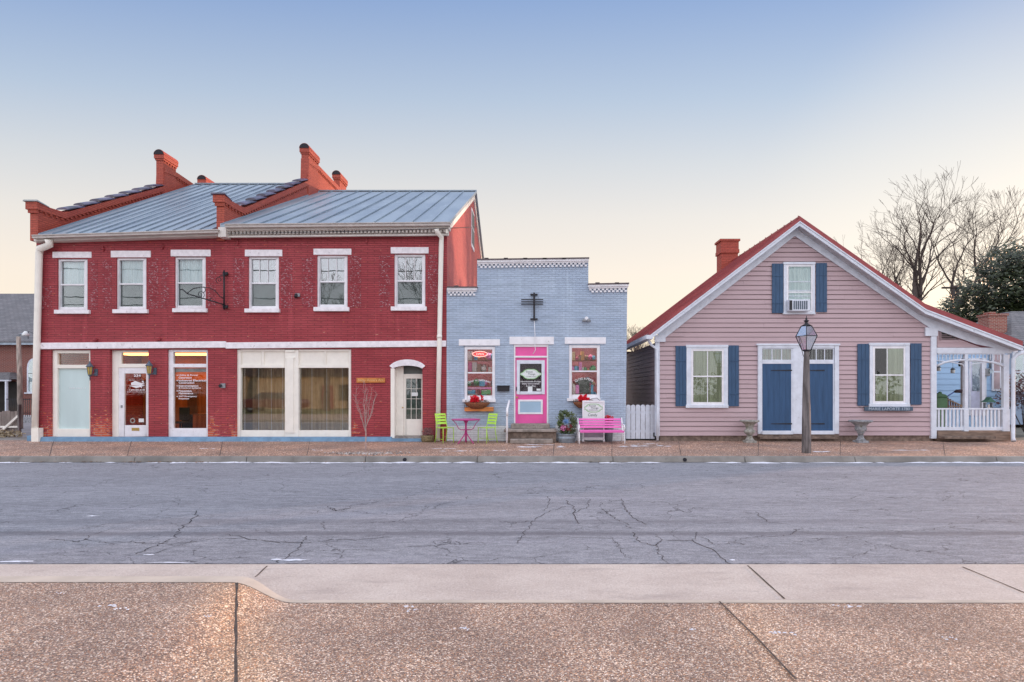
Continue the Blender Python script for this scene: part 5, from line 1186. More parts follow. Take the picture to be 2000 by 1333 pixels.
m.build('wall', M['siding'], PH, label='pink clapboard front gable')
DEP = 24.35
m = MB(); m.prism([(eL, hz0), (eR, hz0), (eR, Z(645)), (apx, apz), (eL, Z(665))], YH+.021, YH+.06); m.box(eR-.1, eR, YH+.06, DEP, hz0, Z(645)); m.box(eL, eR, DEP-.1, DEP, hz0, Z(660))
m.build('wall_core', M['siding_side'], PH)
m = MB(); z = hz0
while z < Z(668):
    z1 = z+BH; m.hexa([(eL-.026, YH+.02, z), (eL+.02, YH+.02, z), (eL+.02, DEP, z), (eL-.026, DEP, z), (eL-.004, YH+.02, z1), (eL+.02, YH+.02, z1), (eL+.02, DEP, z1), (eL-.004, DEP, z1)]); z = z1
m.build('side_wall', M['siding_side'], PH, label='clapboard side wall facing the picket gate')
m = MB(); m.box(eL+.05, eR-.05, YH+.03, DEP-.05, -.05, hz0-.002); m.build('foundation', M['found'], PH)
# roof: front overhang to Y=17.62; profile points (outer top)
YO = 17.6
P0, P1, P2, P3 = (X(1268, YO), Z(655, YO)), (X(1562, YO), Z(431, YO)), (X(1808, YO), Z(603, YO)), (X(1999, YO), Z(676, YO))
th = .10
def roofslab(m, A, B, y0, y1, up0, up1):
    m.hexa([(A[0], y0, A[1]+up0), (B[0], y0, B[1]+up0), (B[0], y1, B[1]+up0), (A[0], y1, A[1]+up0), (A[0], y0, A[1]+up1), (B[0], y0, B[1]+up1), (B[0], y1, B[1]+up1), (A[0], y1, A[1]+up1)])
m = MB()
YE = DEP+.1
roofslab(m, P0, P1, YO+.02, YE, -.02, .07); roofslab(m, P1, P2, YO+.02, YE, -.02, .15); roofslab(m, P2, P3, YO+.02, YE-1.5, -.02, .15)
for (A, B, n, yb) in ((P0, P1, 0, YE), (P1, P2, 0, YE), (P2, P3, 0, YE-1.5)):
    y = YO+.1
    while y < yb:
        d = Vector((B[0]-A[0], 0, B[1]-A[1])).normalized(); up = .07 if A is P0 else .15
        m.hexa([(A[0], y, A[1]+up), (B[0], y, B[1]+up), (B[0], y+.03, B[1]+up), (A[0], y+.03, A[1]+up), (A[0], y, A[1]+up+.035), (B[0], y, B[1]+up+.035), (B[0], y+.03, B[1]+up+.035), (A[0], y+.03, A[1]+up+.035)]); y += .5
m.build('roof', M['redroof'], PH, label='red standing seam roof')
# white rake trim
m = MB()
def rake(m, A, B, y0, y1, t0, t1):
    m.hexa([(A[0], y0, A[1]+t0), (B[0], y0, B[1]+t0), (B[0], y1, B[1]+t0), (A[0], y1, A[1]+t0), (A[0], y0, A[1]+t1), (B[0], y0, B[1]+t1), (B[0], y1, B[1]+t1), (A[0], y1, A[1]+t1)])
for A, B in ((P0, P1), (P1, P2), (P2, P3)):
    rake(m, A, B, YO-.0, YO+.045, -.16, -.021); rake(m, A, B, YO-.025, YO-.001, -.06, -.022)
m.build('rake_board', M['hwhite'], PH)
m = MB()
for A, B in ((P0, P1), (P1, P2), (P2, P3)): rake(m, A, B, YO+.046, YH-.03, -.13, -.10)
m.build('soffit', pm('grey soffit paint', (.47, .47, .50), .6), PH)
m = MB()   # frieze boards on the wall along the rakes
fr = lambda A: (A[0]*YH/YO*1.0, A[1])
A0 = (X(1284), Z(672)); A1 = (X(1551), Z(462)); A2 = (X(1812), Z(640))
def roofz(x): return P0[1]+(x-P0[0])*(P1[1]-P0[1])/(P1[0]-P0[0]) if x < P1[0] else P1[1]+(x-P1[0])*(P2[1]-P1[1])/(P2[0]-P1[0])
for A, B in ((A0, A1), (A1, A2)):
    m.prism([A, B, (B[0], roofz(B[0]-.001 if B is A1 else B[0])-.03), (A[0], roofz(A[0]+.001)-.03)], YH-.06, YH-.027)
rz2 = lambda x: P2[1]+(x-P2[0])*(P3[1]-P2[1])/(P3[0]-P2[0])-.03
for a_, b_ in (((X(1812), Z(640)), (X(1905), Z(673))), ((X(1905)+.001, Z(673)), (X(1985), Z(689)))): m.prism([a_, b_, (b_[0], rz2(b_[0])), (a_[0], rz2(a_[0]))], YH-.062, YH-.0275)
m.build('frieze_board', M['hwhite'], PH)
MB().fb(1279, 655, 1300, 668, YH-.10, .06).build('eave_return', M['hwhite'], PH); MB().fb(1808, 640, 1832, 656.5, YH-.08, .05).build('eave_return', M['hwhite'], PH)
MB().fb(1280, 664, 1288.5, 852, YH-.045, .10).build('corner_board', M['hwhite'], PH); MB().fb(1819, 657, 1829.5, 857, YH-.06, .10).build('corner_board', M['hwhite'], PH)
# left eave gutter and downspout
m = MB(); m.hexa([(X(1262, 17.6), 17.55, 3.18), (X(1275, 17.6), 17.55, 3.18), (X(1275, 17.6), DEP, 3.18), (X(1262, 17.6), DEP, 3.18), (X(1261, 17.6), 17.55, 3.30), (X(1275, 17.6), 17.55, 3.30), (X(1275, 17.6), DEP, 3.30), (X(1261, 17.6), DEP, 3.30)]); m.build('gutter', M['hwhite'], PH)
m = MB(); m.tube([(X(1268, 17.7), 17.75, 3.2), (X(1268, 17.8), 17.85, Z(667)), (X(1273, 17.9), 17.93, Z(675)), (X(1283, 17.9), 17.90, Z(683)), (X(1284.5, 17.9), 17.90, .9), (X(1284, 17.9), 17.90, .03)], .045, 8); m.build('downspout', M['hwhite'], PH)
# chimney at the back of the ridge
m = MB(); cx0, cx1 = X(1404, 23.8), X(1440, 23.8); m.box(cx0+.04, cx1-.04, 23.6, 24.2, Z(560, 23.8), Z(497, 23.8)); m.box(cx0, cx1, 23.55, 24.25, Z(497, 23.8), Z(490, 23.8)); m.box(cx0+.02, cx1-.02, 23.57, 24.23, Z(490, 23.8), Z(474, 23.8)); m.box(cx0-.03, cx1+.03, 23.53, 24.27, Z(474, 23.8), Z(470, 23.8))
m.build('chimney', M['par_brick'], PH)
# windows
def hwin(fr, gl, split, mull, cm_, lab, dark=None):
    x0, y0, x1, y1 = fr; g0, h0, g1, h1 = gl; Yw = YH-.07
    o = MB(); o.fb(x0, y0+2, g0-4, y1, Yw, .06); o.fb(g1+4, y0+2, x1, y1, Yw, .06); o.fb(x0-.8, y0, x1+.8, y0+4.5, Yw-.02, .08); o.fb(g0-4, y0+4.5, g1+4, h0-4, Yw, .06); o.fb(x0-1, h1+5, x1+1, y1+1.2, Yw-.02, .085)
    w = o.build('window', M['hwhite'], PH, bevel=.006, label=lab)
    s = MB(); Ys = YH-.055; s.fb(g0-4, h0-4, g0, h1+5, Ys, .03); s.fb(g1, h0-4, g1+4, h1+5, Ys, .03); s.fb(g0, h0-4, g1, h0, Ys, .03); s.fb(g0, h1, g1, h1+5, Ys, .03); s.fb(g0, split-1.3, g1, split+1.3, Ys+.004, .03)
    if mull: s.fb(mull-.8, h0, mull+.8, h1, Ys+.008, .02)
    s.build('sash', M['white'], w, bevel=.003)
    MB().fb(g0, h0, g1, h1, YH-.040, .004).build('pane', M['glass'], w)
    c = MB(); n = 30; xa, xb = X(g0), X(g1)
    for k in range(n):
        t0, t1 = k/n, (k+1)/n; c.poly([(xa+(xb-xa)*t0, YH-.031+.003*math.sin(k*1.7), Z(h1)), (xa+(xb-xa)*t1, YH-.031+.003*math.sin((k+1)*1.7), Z(h1)), (xa+(xb-xa)*t1, YH-.031+.003*math.sin((k+1)*1.7), Z(h0)), (xa+(xb-xa)*t0, YH-.031+.003*math.sin(k*1.7), Z(h0))], 0, True)
    c.build('curtain', M[cm_], w)
    if dark: MB().fb(*dark, YH-.036, .002).build('dark_gap', M['dark'], w)
    return w
hwin((1341, 674, 1422, 796), (1354, 686, 1410, 786), 735.5, 1382, 'lace2', 'four pane window left of the blue doors')
hwin((1699, 670, 1777, 794), (1709, 681, 1765, 784), 733, 1733, 'lace2', 'four pane window right of the blue doors', (1709, 681, 1731, 731))
aw = hwin((1531, 512, 1592, 613), (1540, 521, 1584, 606), 571, None, 'lacecurtain', 'small attic window between blue shutters')
m = MB()
for y in (550, 567, 578): m.fb(1540, y, 1584, y+1.3, YH-.046, .01)
m.build('muntin', M['hwhite'], aw)
for (a, y0, b, y1, n) in ((1508, 515, 1530, 612, 0), (1594, 514, 1615.5, 610, 0), (1319.5, 676, 1340.5, 794, 0), (1422.5, 675, 1443.5, 794, 0), (1675, 672, 1698, 793, 0), (1778.5, 671, 1800.5, 791, 0)):
    s = MB(); nb = 3
    for k in range(nb): s.fb(a+(b-a)*k/nb+.15, y0, a+(b-a)*(k+1)/nb-.15, y1, YH-.055, .022)
    h_ = y1-y0
    for q in (.25, .80): s.fb(a+.4, y0+h_*q-1.0, b-.4, y0+h_*q+1.0, YH-.068, .012)
    s.build('shutter', M['shutter'], PH, bevel=.003)
# air conditioner
AC = thing('air_conditioner', (X(1561), 17.8, Z(600)), 'boxy window air conditioner in the attic window between blue shutters', 'air conditioner')
m = MB(); m.fb(1541.5, 585, 1583, 607.5, 17.72, .2); m.build('case', M['hwhite'], AC, bevel=.01)
m = MB()
for k in range(7): m.fb(1550+k*4.1, 588, 1550+k*4.1+2.6, 604.5, 17.712, .01)
m.build('grille', M['verd'], AC); m = MB(); m.fb(1542, 587, 1547.5, 606, 17.713, .01); m.build('control_panel', M['black'], AC)
# doors
dr = MB(); Yd = YH-.08
dr.fb(1481, 673, 1489, 848, Yd, .07); dr.fb(1630, 675, 1639, 848, Yd, .07); dr.fb(1489, 675, 1630, 680, Yd, .07); dr.fb(1549, 680, 1578, 848, Yd+.01, .06); dr.fb(1489, 842, 1549, 849, Yd-.05, .13); dr.fb(1578, 842, 1630, 849, Yd-.05, .13); dr.fb(1489, 703, 1549, 711, Yd+.02, .05); dr.fb(1578, 703, 1630, 711, Yd+.02, .05); dr.fb(1478.5, 671.5, 1641.5, 675, Yd-.03, .1); dr.fb(1545.5, 680, 1549, 842, Yd+.03, .04); dr.fb(1627, 680, 1630, 842, Yd+.03, .04)
ds = dr.build('door_surround', M['hwhite'], PH, bevel=.005)
for (a, b, lab, cmn) in ((1489, 1545.5, 'left blue plank door', 'lace3'), (1578, 1627, 'right blue plank door', 'dark')):
    d = MB(); n = 5
    for k in range(n): d.fb(a+(b-a)*k/n+.1, 711, a+(b-a)*(k+1)/n-.1, 842, Yd+.035, .02)
    dd = d.build('door', M['bluedoor'], PH, label=lab)
    for y in (724, 828):
        h_ = MB(); xa, xb = (b-41, b) if a < 1500 else (a-1, a+31)
        h_.hexa([(X(xa), Yd+.025, Z(y+.6)), (X(xb), Yd+.025, Z(y+1.3)), (X(xb), Yd+.034, Z(y+1.3)), (X(xa), Yd+.034, Z(y+.6)), (X(xa), Yd+.025, Z(y-.6)), (X(xb), Yd+.025, Z(y-1.3)), (X(xb), Yd+.034, Z(y-1.3)), (X(xa), Yd+.034, Z(y-.6))]); h_.build('strap_hinge', M['black'], dd)
    tr_ = MB().fb(a, 680, b, 703, Yd+.05, .003).build('transom', M['glass'], ds)
    c = MB(); nn = 26
    for k in range(nn):
        t0, t1 = k/nn, (k+1)/nn; xa, xb = X(a), X(b); c.poly([(xa+(xb-xa)*t0, YH-.027+.0015*math.sin(k*2), Z(703)), (xa+(xb-xa)*t1, YH-.027+.0015*math.sin(k*2+2), Z(703)), (xa+(xb-xa)*t1, YH-.027+.0015*math.sin(k*2+2), Z(680)), (xa+(xb-xa)*t0, YH-.027+.0015*math.sin(k*2), Z(680))], 0, True)
    c.build('curtain', M[cmn], tr_)
    s = MB()
    for q in (1/3, 2/3): s.fb(a+(b-a)*q-.9, 682, a+(b-a)*q+.9, 703, Yd+.035, .012)
    s.fb(a, 680, b, 682.5, Yd+.034, .014); s.build('muntin', M['hwhite'], tr_)
MB().fb(1481, 849.5, 1639, 853.5, YH-.10, .09).fb(1484, 853.6, 1636, 857.5, YH-.18, .17).build('door_sill', M['found'], PH)
NB = thing('name_board', (X(1735), 17.9, Z(798)), 'blue name board with carved letters below the right window of the pink house', 'sign')
MB().fb(1689, 794.8, 1783.5, 803, 17.88, .04).build('board', pm('slate blue board', (.07, .11, .16), .6, .2), NB, bevel=.005); text('lettering', 'MARIE LAPORTE 1780', 1737, 799, 5.6, 17.878, M['silver'], NB, wpx=80, bold=.0)
# porch
m = MB(); m.fb(1830, 679.5, 1976, 690.5, YH-.05, .14); m.fb(1832, 690.6, 1963, 692.5, YH-.03, .08); m.build('porch_beam', M['hwhite'], PH)
m = MB(); z = Z(679)
while z < Z(640):
    z1 = z+BH; xr = lambda zz: X(1832)+max(0, (Z(648)-zz)/(Z(648)-Z(679)))*(X(1915)-X(1832))
    if xr(z) > X(1832)+.02: m.hexa([(X(1830), YH-.02, z), (xr(z), YH-.02, z), (xr(z), YH+.02, z), (X(1830), YH+.02, z), (X(1830), YH, z1), (max(X(1830)+.01, xr(z1)), YH, z1), (max(X(1830)+.01, xr(z1)), YH+.02, z1), (X(1830), YH+.02, z1)])
    z = z1
m.build('porch_gable', M['siding'], PH)
vn = MB(); vn.prism([(X(1838), Z(663.5)), (X(1873), Z(663.5)), (X(1838), Z(649))], YH-.035, YH-.022); vv = vn.build('louvre_vent', M['dark'], PH)
m = MB(); m.fb(1836.5, 648, 1839, 665, YH-.045, .012)
for k in range(3): m.fb(1839, 654+k*3.6, 1850+k*9, 655.2+k*3.6, YH-.042, .008)
m.build('slat', M['siding_side'], vv)
for (a, w, Yp) in ((1888, 6.5, 18.0), (1966, 11, 18.0)):
    m = MB(); m.fb(a-w/2, 692.6, a+w/2, 843, Yp-.03, .11); m.fb(a-w/2-1.2, 800, a+w/2+1.2, 843, Yp-.04, .13); m.build('porch_post', M['hwhite'], PH, bevel=.006)
m = MB(); m.fb(1880, 700, 1884, 843, 20.4, .1); m.fb(1918, 700, 1924, 800, 20.4, .1); m.build('porch_post', M['hwhite'], PH)
# spindle frieze
for k in range(18):
    px = 1834+k*7.2
    if abs(px-1888) < 5: continue
    MB().lathe([(.012, 0), (.018, .03), (.010, .06), (.022, .09), (.010, .12), (.016, .15), (.012, .18)], (X(px), YH+.01, Z(703.6)), 6).build('spindle', M['hwhite'], PH)
for (c, a, b) in ((1859, 1830, 1888), (1925, 1888, 1961)):
    for pts in ([(a, 715), ((a+c)/2, 708), (c, 705), ((b+c)/2, 703.5), (b, 704)] if c < 1880 else [(a, 704), ((a+c)/2, 704), (c, 706), ((b+c)/2, 709), (b, 716)],):
        MB().tube([(X(p), YH, Z(q)) for p, q in pts], .04, 6).build('arched_bracket', M['hwhite'], PH)
    pts = [(a, 705), ((a+c)/2, 706), (c, 708), (b-8, 712), (b-4, 720)] if c < 1880 else [(a+4, 720), (a+8, 712), (c, 708), ((b+c)/2, 708), (b, 712)]
    MB().tube([(X(p), YH, Z(q)) for p, q in pts], .018, 6).build('arched_bracket', M['hwhite'], PH)
# railing
m = MB(); m.fb(1829, 797.5, 1961, 800.5, YH-.02, .07); m.fb(1829, 834.5, 1961, 841, YH-.01, .05); m.build('railing', M['hwhite'], PH)
for k in range(17):
    px = 1834+k*7.35
    if abs(px-1888) < 6: continue
    MB().fb(px-1.7, 800.5, px+1.7, 834.5, YH, .035).build('baluster', M['hwhite'], PH)
m = MB(); m.box(eR+.05, X(1972), YH-.08, 22.5, .02, Z(843)); m.build('porch_deck', pm('worn deck boards', (.24, .17, .13), .85, .3, 3, 40, .005, stretch=(1, 5, 5)), PH)
m = MB(); m.fb(1845, 853, 1945, 857.5, 17.6, .3); m.build('deck_step', M['found'], PH)
m = MB(); m.tube([(X(2000, 17.7), 17.7, Z(688, 17.7)), (X(1988, 17.75), 17.75, Z(692, 17.75)), (X(1979, 17.8), 17.8, Z(701, 17.8)), (X(1978.5, 17.8), 17.8, .12), (X(1977, 17.8), 17.75, .02)], [.06, .06, .058, .055, .07], 8); m.build('downspout', M['hwhite'], PH, label='white porch downspout')
# ------------------------------------------------------------------ urns
def urn(px, label, mat, w, profile, ztop):
    Yu = 17.55; x = X(px, Yu); t = thing('stone_urn', (x, Yu, 0), label, 'urn', 'stone urns on either side of the blue doors')
    MB().box(x-.16, x+.16, Yu-.16, Yu+.16, 0, .06).lathe([(.15, .06), (.12, .10), (.085, .15), (.08, .19), (.09, .21)], (x, Yu, 0), 20).build('foot', mat, t)
    MB().lathe(profile, (x, Yu, 0), 24).build('bowl', mat, t)
urn(1464, 'mossy stone urn with a shallow bowl left of the blue doors', M['urn'], .5, [(.07, .21), (.11, .25), (.165, .31), (.17, .36), (.12, .40), (.11, .45), (.13, .53), (.20, .60), (.28, .64), (.285, .68), (.26, .68), (.2, .64)], .7)
urn(1681, 'grey fluted stone urn under the name board right of the blue doors', M['urn2'], .6, [(.07, .21), (.08, .27), (.11, .29), (.09, .31), (.155, .37), (.17, .43), (.15, .48), (.17, .52), (.24, .60), (.33, .64), (.335, .68), (.3, .68), (.24, .64)], .7)
# ------------------------------------------------------------------ street lamp
g = G(1575, 885); Yp = g[1]; lx = g[0]
LP = thing('street_lamp', (lx, Yp, 0), 'glass lantern on a weathered wooden post before the blue doors', 'street lamp')
m = MB(); rs = [(.112, 0), (.108, .5), (.098, 1.1), (.086, 1.7), (.072, 2.3), (.058, 2.62)]
base = len(m.v); n = 8
for j, (r, z) in enumerate(rs):
    for k in range(n): a = math.pi/8+2*math.pi*k/n; rr = r*(1+random.uniform(-.03, .03)); m.v.append((lx+rr*math.cos(a)+.004*math.sin(z*3), Yp+rr*math.sin(a), z))
for j in range(len(rs)-1):
    for k in range(n): k2 = (k+1) % n; m.f.append((j*n+k, j*n+k2, (j+1)*n+k2, (j+1)*n+k)); m.m.append(0); m.sm.append(False)
m.f.append(tuple((len(rs)-1)*n+k for k in range(n))); m.m.append(0); m.sm.append(False)
m.build('post', M['grey_wood'], LP)
zb, zm, zt = Z(684, Yp), Z(657, Yp), Z(637, Yp); k4 = [(1, 1), (-1, 1), (-1, -1), (1, -1)]
wb, wm, wt_ = .10, .235, .115
m = MB()
for sx_, sy_ in k4:
    ang = R(20); rot = lambda a, b: (a*math.cos(ang)-b*math.sin(ang), a*math.sin(ang)+b*math.cos(ang))
    pb, pm_, pt_ = rot(sx_*wb, sy_*wb), rot(sx_*wm, sy_*wm), rot(sx_*wt_, sy_*wt_)
    m.tube([(lx+pb[0]*.75, Yp+pb[1]*.75, zb), (lx+pm_[0]*.75, Yp+pm_[1]*.75, zm), (lx+pt_[0]*.75, Yp+pt_[1]*.75, zt)], .010, 5)
for (w, z) in ((wb, zb), (wm, zm), (wt_, zt)):
    pts = [rot(a*w*.75, b*w*.75) for a, b in k4]; pts.append(pts[0]); m.tube([(lx+a, Yp+b, z) for a, b in pts], .012, 5)
for s in (-1, 1): m.tube([(lx+s*.20, Yp, zm), (lx+s*.19, Yp, zm-.05), (lx+s*.11, Yp, zb-.03), (lx+s*.075, Yp, 2.45)], .008, 5)
m.build('lantern_frame', M['black'], LP)
m = MB(); m.lathe([(.10, zt), (.11, zt+.015), (.05, zt+.05), (.03, zt+.09), (.06, zt+.12), (.07, zt+.135), (.03, zt+.15), (.02, zt+.17), (.03, zt+.19), (.012, zt+.21), (.008, zt+.26)], (lx, Yp, 0), 12); m.build('finial', M['black'], LP)
m = MB(); m.lathe([(.05, zb-.04), (.085, zb-.03), (.085, zb)], (lx, Yp, 0), 12); m.build('collar', M['black'], LP)
m = MB(); q = lambda w, z: [(lx+rot(a*w*.74, b*w*.74)[0], Yp+rot(a*w*.74, b*w*.74)[1], z) for a, b in k4]
A, B, C = q(wb, zb+.005), q(wm, zm), q(wt_, zt-.005)
for U, V in ((A, B), (B, C)):
    for j in range(4): m.poly((U[j], U[(j+1) % 4], V[(j+1) % 4], V[j]))
m.build('lamp_glass', glass('lantern glass', (.80, .84, .90), 1, .25, .03), LP)
m = MB(); m.lathe([(.02, zb+.02), (.03, zb+.05), (.02, zb+.07), (.03, zb+.12), (.022, zb+.2), (.01, zb+.22)], (lx, Yp, 0), 10); m.build('burner', M['signwhite'], LP)

# ------------------------------------------------------------------ neighbours on the right
BHs = thing('blue_house', (X(1900, 23), 23, 0), 'sky blue clapboard house seen through the white side porch', 'house'); Yq = 23.0
m = MB(); z = 0.0; xa, xb = X(1822, Yq), X(1967, Yq)
while z < 3.6: m.hexa([(xa, Yq-.02, z), (xb, Yq-.02, z), (xb, Yq+.1, z), (xa, Yq+.1, z), (xa, Yq, z+.23), (xb, Yq, z+.23), (xb, Yq+.1, z+.23), (xa, Yq+.1, z+.23)]); z += .23
m.box(xb-.1, xb, Yq+.1, 30, 0, 3.6); m.build('wall', M['siding_blue'], BHs)
m = MB(); m.hexa([(xa-.3, Yq-.3, 3.55), (xb+.3, Yq-.3, 3.55), (xb+.3, 30, 3.55), (xa-.3, 30, 3.55), (xa, Yq-.3, 3.62), (xb+.3, Yq-.3, 3.62), (xb+.1, 30, 3.62), (xa, 30, 3.62)]); m.build('roof', M['slate'], BHs)
m = MB(); m.fb(1893, 700, 1896, 812, Yq-.06, .05); m.fb(1924, 700, 1927, 812, Yq-.06, .05); m.fb(1896, 700, 1924, 704, Yq-.06, .05); dfm = m.build('door_frame', M['hwhite'], BHs)
dd = MB().fb(1896, 704, 1924, 812, Yq-.05, .03).build('door', pm('lilac white door', (.55, .58, .74), .5), BHs); MB().fb(1899, 706, 1921, 764, Yq-.058, .006).build('pane', M['glass'], dd); MB().fb(1910, 764, 1911, 765, Yq-.08, .02).build('handle', M['gold'], dd)
ww = MB().fb(1938, 690, 1957, 764, Yq-.07, .05).build('window', M['hwhite'], BHs); MB().fb(1941.5, 693, 1953, 725, Yq-.074, .003).build('pane', pm('pink blind', (.42, .33, .36), .8), ww); MB().fb(1941.5, 728, 1953, 760, Yq-.074, .003).build('pane', pm('pink blind low', (.44, .35, .37), .8), ww)
MTR = thing('electric_meter', (X(1928, Yq), Yq-.1, Z(725, Yq)), 'grey round electric meter on the blue wall beside the white door', 'meter')
MB().fb(1922, 720, 1935, 735, Yq-.2, .12).build('case', M['meter'], MTR, bevel=.02); MB().tube([(X(1926, Yq), Yq-.2, Z(726, Yq)), (X(1926, Yq), Yq-.27, Z(726, Yq))], .09, 14).build('dial', M['glass'], MTR); MB().tube([(X(1929, Yq), Yq-.12, Z(720, Yq)), (X(1929, Yq), Yq-.12, 3.5)], .04, 8).build('conduit', M['galv'], MTR)
# things on the porch
GB = thing('green_bin', (X(1839, 20), 20, .2), 'green bin with a domed lid on the porch behind the railing', 'bin'); m = MB(); m.fb(1829, 776, 1852, 798, 19.6, .5); m.box(X(1829, 19.6), X(1852, 19.6), 19.62, 20.08, .25, Z(798, 19.6)-.002); m.build('box', pm('green plastic', (.09, .20, .10), .5, .2), GB, bevel=.03)
m = MB(); m.prism([(X(1828, 19.58), Z(776, 19.58)), (X(1853, 19.58), Z(776, 19.58)), (X(1847, 19.58), Z(771, 19.58)), (X(1834, 19.58), Z(768, 19.58)), (X(1830, 19.58), Z(771, 19.58))], 19.58, 20.12); m.lathe([(.05, 0), (.06, .05), (.03, .08)], (X(1836, 19.8), 19.8, Z(770, 19.8)), 8); m.build('lid', pm('green lid', (.07, .17, .08), .5, .2), GB)
LT = thing('wooden_lattice', (X(1867, 20.2), 20.2, .2), 'dark wooden lattice leaning behind the green bin', 'lattice')
m = MB()
for k in range(6): px = 1852+k*5; m.bar((X(px, 20.2), 20.2, Z(798, 20.2)), (X(px+3, 20.2), 20.3, Z(777+k*3.0, 20.2)), .055, .02)
m.build('slats', pm('reddish wood', (.13, .065, .05), .7), LT)
m = MB(); m.bar((X(1852, 20.22), 20.2, Z(794, 20.2)), (X(1882, 20.2), 20.2, Z(794, 20.2)), .04, .02); m.bar((X(1852, 20.2), 20.21, Z(781, 20.2)), (X(1880, 20.2), 20.21, Z(793, 20.2)), .04, .02); m.build('rails', pm('pale wood', (.3, .22, .16), .7), LT)
BR = thing('broom', (X(1860, 20.1), 20.1, .9), 'dark broom with a blue handle leaning over the green bin', 'broom'); MB().tube([(X(1846, 20.05), 20.05, Z(777, 20.05)), (X(1864, 20.15), 20.15, Z(766, 20.15))], .018, 6).build('handle', pm('blue handle', (.03, .06, .3), .4), BR); MB().lathe([(.02, 0), (.05, .05), (.06, .3), (.05, .38)], (0, 0, 0), 8).build('tmp', M['dark']).name
tmp = bpy.data.objects['tmp']; bpy.data.objects.remove(tmp)
MB().tube([(X(1863, 20.15), 20.15, Z(766.5, 20.15)), (X(1868, 20.16), 20.16, Z(764.5, 20.15)), (X(1883, 20.2), 20.2, Z(764.5, 20.2))], [.02, .06, .07], 8).build('bristles', pm('dark bristles', (.05, .03, .035), .9), BR)
for px, py, lab in ((1833, 722, 'white glass lantern hanging at the left end of the porch'), (1861, 726, 'small white lantern on the blue wall'), (1876, 713, 'dark hanging lantern near the porch post')):
    t = thing('hanging_lantern', (X(px, 21), 21, Z(py, 21)), lab, 'lantern', 'little lanterns on the porch'); dk_ = 'dark' in lab
    MB().lathe([(.05, -.06), (.07, -.04), (.07, .05), (.05, .07)], (X(px, 21), 21, Z(py, 21)), 10).build('lamp_glass', M['dark'] if dk_ else M['signwhite'], t); MB().lathe([(.09, .07), (.03, .13), (.01, .15)], (X(px, 21), 21, Z(py, 21)), 10).build('hood', M['verd'], t); MB().tube([(X(px, 21), 21, Z(py, 21)+.15), (X(px, 21), 21, 2.95)], .005, 4).build('chain', M['black'], t)
BF = thing('bird_feeder', (X(1932, 18.2), 18.15, Z(797)), 'green roofed bird feeder set behind the porch railing', 'bird feeder'); Yz = 18.15
MB().fb(1925, 787, 1927, 798, Yz, .1).fb(1938, 787, 1940, 798, Yz, .1).fb(1925, 796, 1940, 798, Yz, .1).build('tray', M['galv'], BF); MB().prism([(X(1921, Yz), Z(786, Yz)), (X(1943, Yz), Z(786, Yz)), (X(1936, Yz), Z(781, Yz)), (X(1932, Yz), Z(776, Yz)), (X(1928, Yz), Z(781, Yz))], Yz-.08, Yz+.12).build('roof', pm('green feeder roof', (.05, .14, .10), .6), BF); MB().lathe([(.03, 0), (.03, .12)], (X(1932, Yz), Yz+.02, Z(797.8, Yz)), 8).build('candle', M['lace3'], BF)
# grey blue house further right, its roof, brick chimney
GH = thing('grey_house', (X(2010, 27), 27, 0), 'blue grey house with a slate roof at the right edge', 'house'); Yg = 27.0
m = MB(); m.box(X(1968, Yg), X(2200, Yg), Yg, Yg+7, 0, 3.9); m.build('wall', M['siding_grey'], GH)
m = MB(); m.hexa([(X(1962, Yg), Yg-.4, 3.75), (X(2330, Yg), Yg-.4, 3.75), (X(2330, Yg), Yg+7.4, 3.75), (X(1962, Yg), Yg+7.4, 3.75), (X(2062, Yg), Yg+2.5, 5.7), (X(2300, Yg), Yg+2.5, 5.7), (X(2300, Yg), Yg+3.5, 5.7), (X(2062, Yg), Yg+3.5, 5.7)]); m.build('roof', M['slate'], GH)
w = MB().fb(1978, 688, 2003, 765, Yg-.06, .058).build('window', M['hwhite'], GH); MB().fb(1982, 692, 1999, 725, Yg-.066, .004).build('pane', M['glass'], w); MB().fb(1982, 728, 1999, 761, Yg-.066, .004).build('pane', M['glass'], w)
m = MB(); m.box(X(1932, 28), X(1967, 28), 28, 28.7, 2.5, Z(617, 28)); m.box(X(1930, 28), X(1969, 28), 27.95, 28.75, Z(617, 28), Z(613, 28)); t = thing('brick_chimney', (X(1950, 28), 28.3, 0), 'red brick chimney rising behind the porch roof', 'chimney'); m.box(X(1935, 28), X(1964, 28), 28.02, 28.68, 0, 2.5); m.build('stack', M['chim_brick'], t)
m = MB(); m.box(X(1936, 28), X(1948, 28), 28.1, 28.5, Z(613, 28), Z(609, 28)); m.build('flue', M['chim_brick'], t)
# vegetation
def shrub(name, c, rad, n, label, s=(.03, .07), mat='leaf', cat='bush', flat=(1, 1, 1)):
    t = thing(name, (c[0], c[1], 0), label, cat)
    m = MB(); rng = random.Random(hash(label) % 999 if False else len(label))
    for _ in range(14):
        a = rng.uniform(0, 6.28); q = rng.random()**.5*rad*.7; leaves(m, (c[0]+q*math.cos(a)*flat[0], c[1]+q*math.sin(a), c[2]+rng.uniform(-.5, .6)*rad*flat[2]), rad*.45, n//14, s)
    m.build('foliage', M[mat], t); m = MB()
    for k in range(6): a = k; m.tube([(c[0], c[1], 0), (c[0]+.3*rad*math.cos(a), c[1]+.3*rad*math.sin(a), c[2]*.5), (c[0]+.6*rad*math.cos(a), c[1]+.6*rad*math.sin(a), c[2])], .015, 4)
    m.build('stem', M['bark'], t)
shrub('bush', (X(2000, 22), 22, 1.35), 1.0, 2600, 'dark reddish bush at the right edge beside the grey house', mat='leaf_wine')
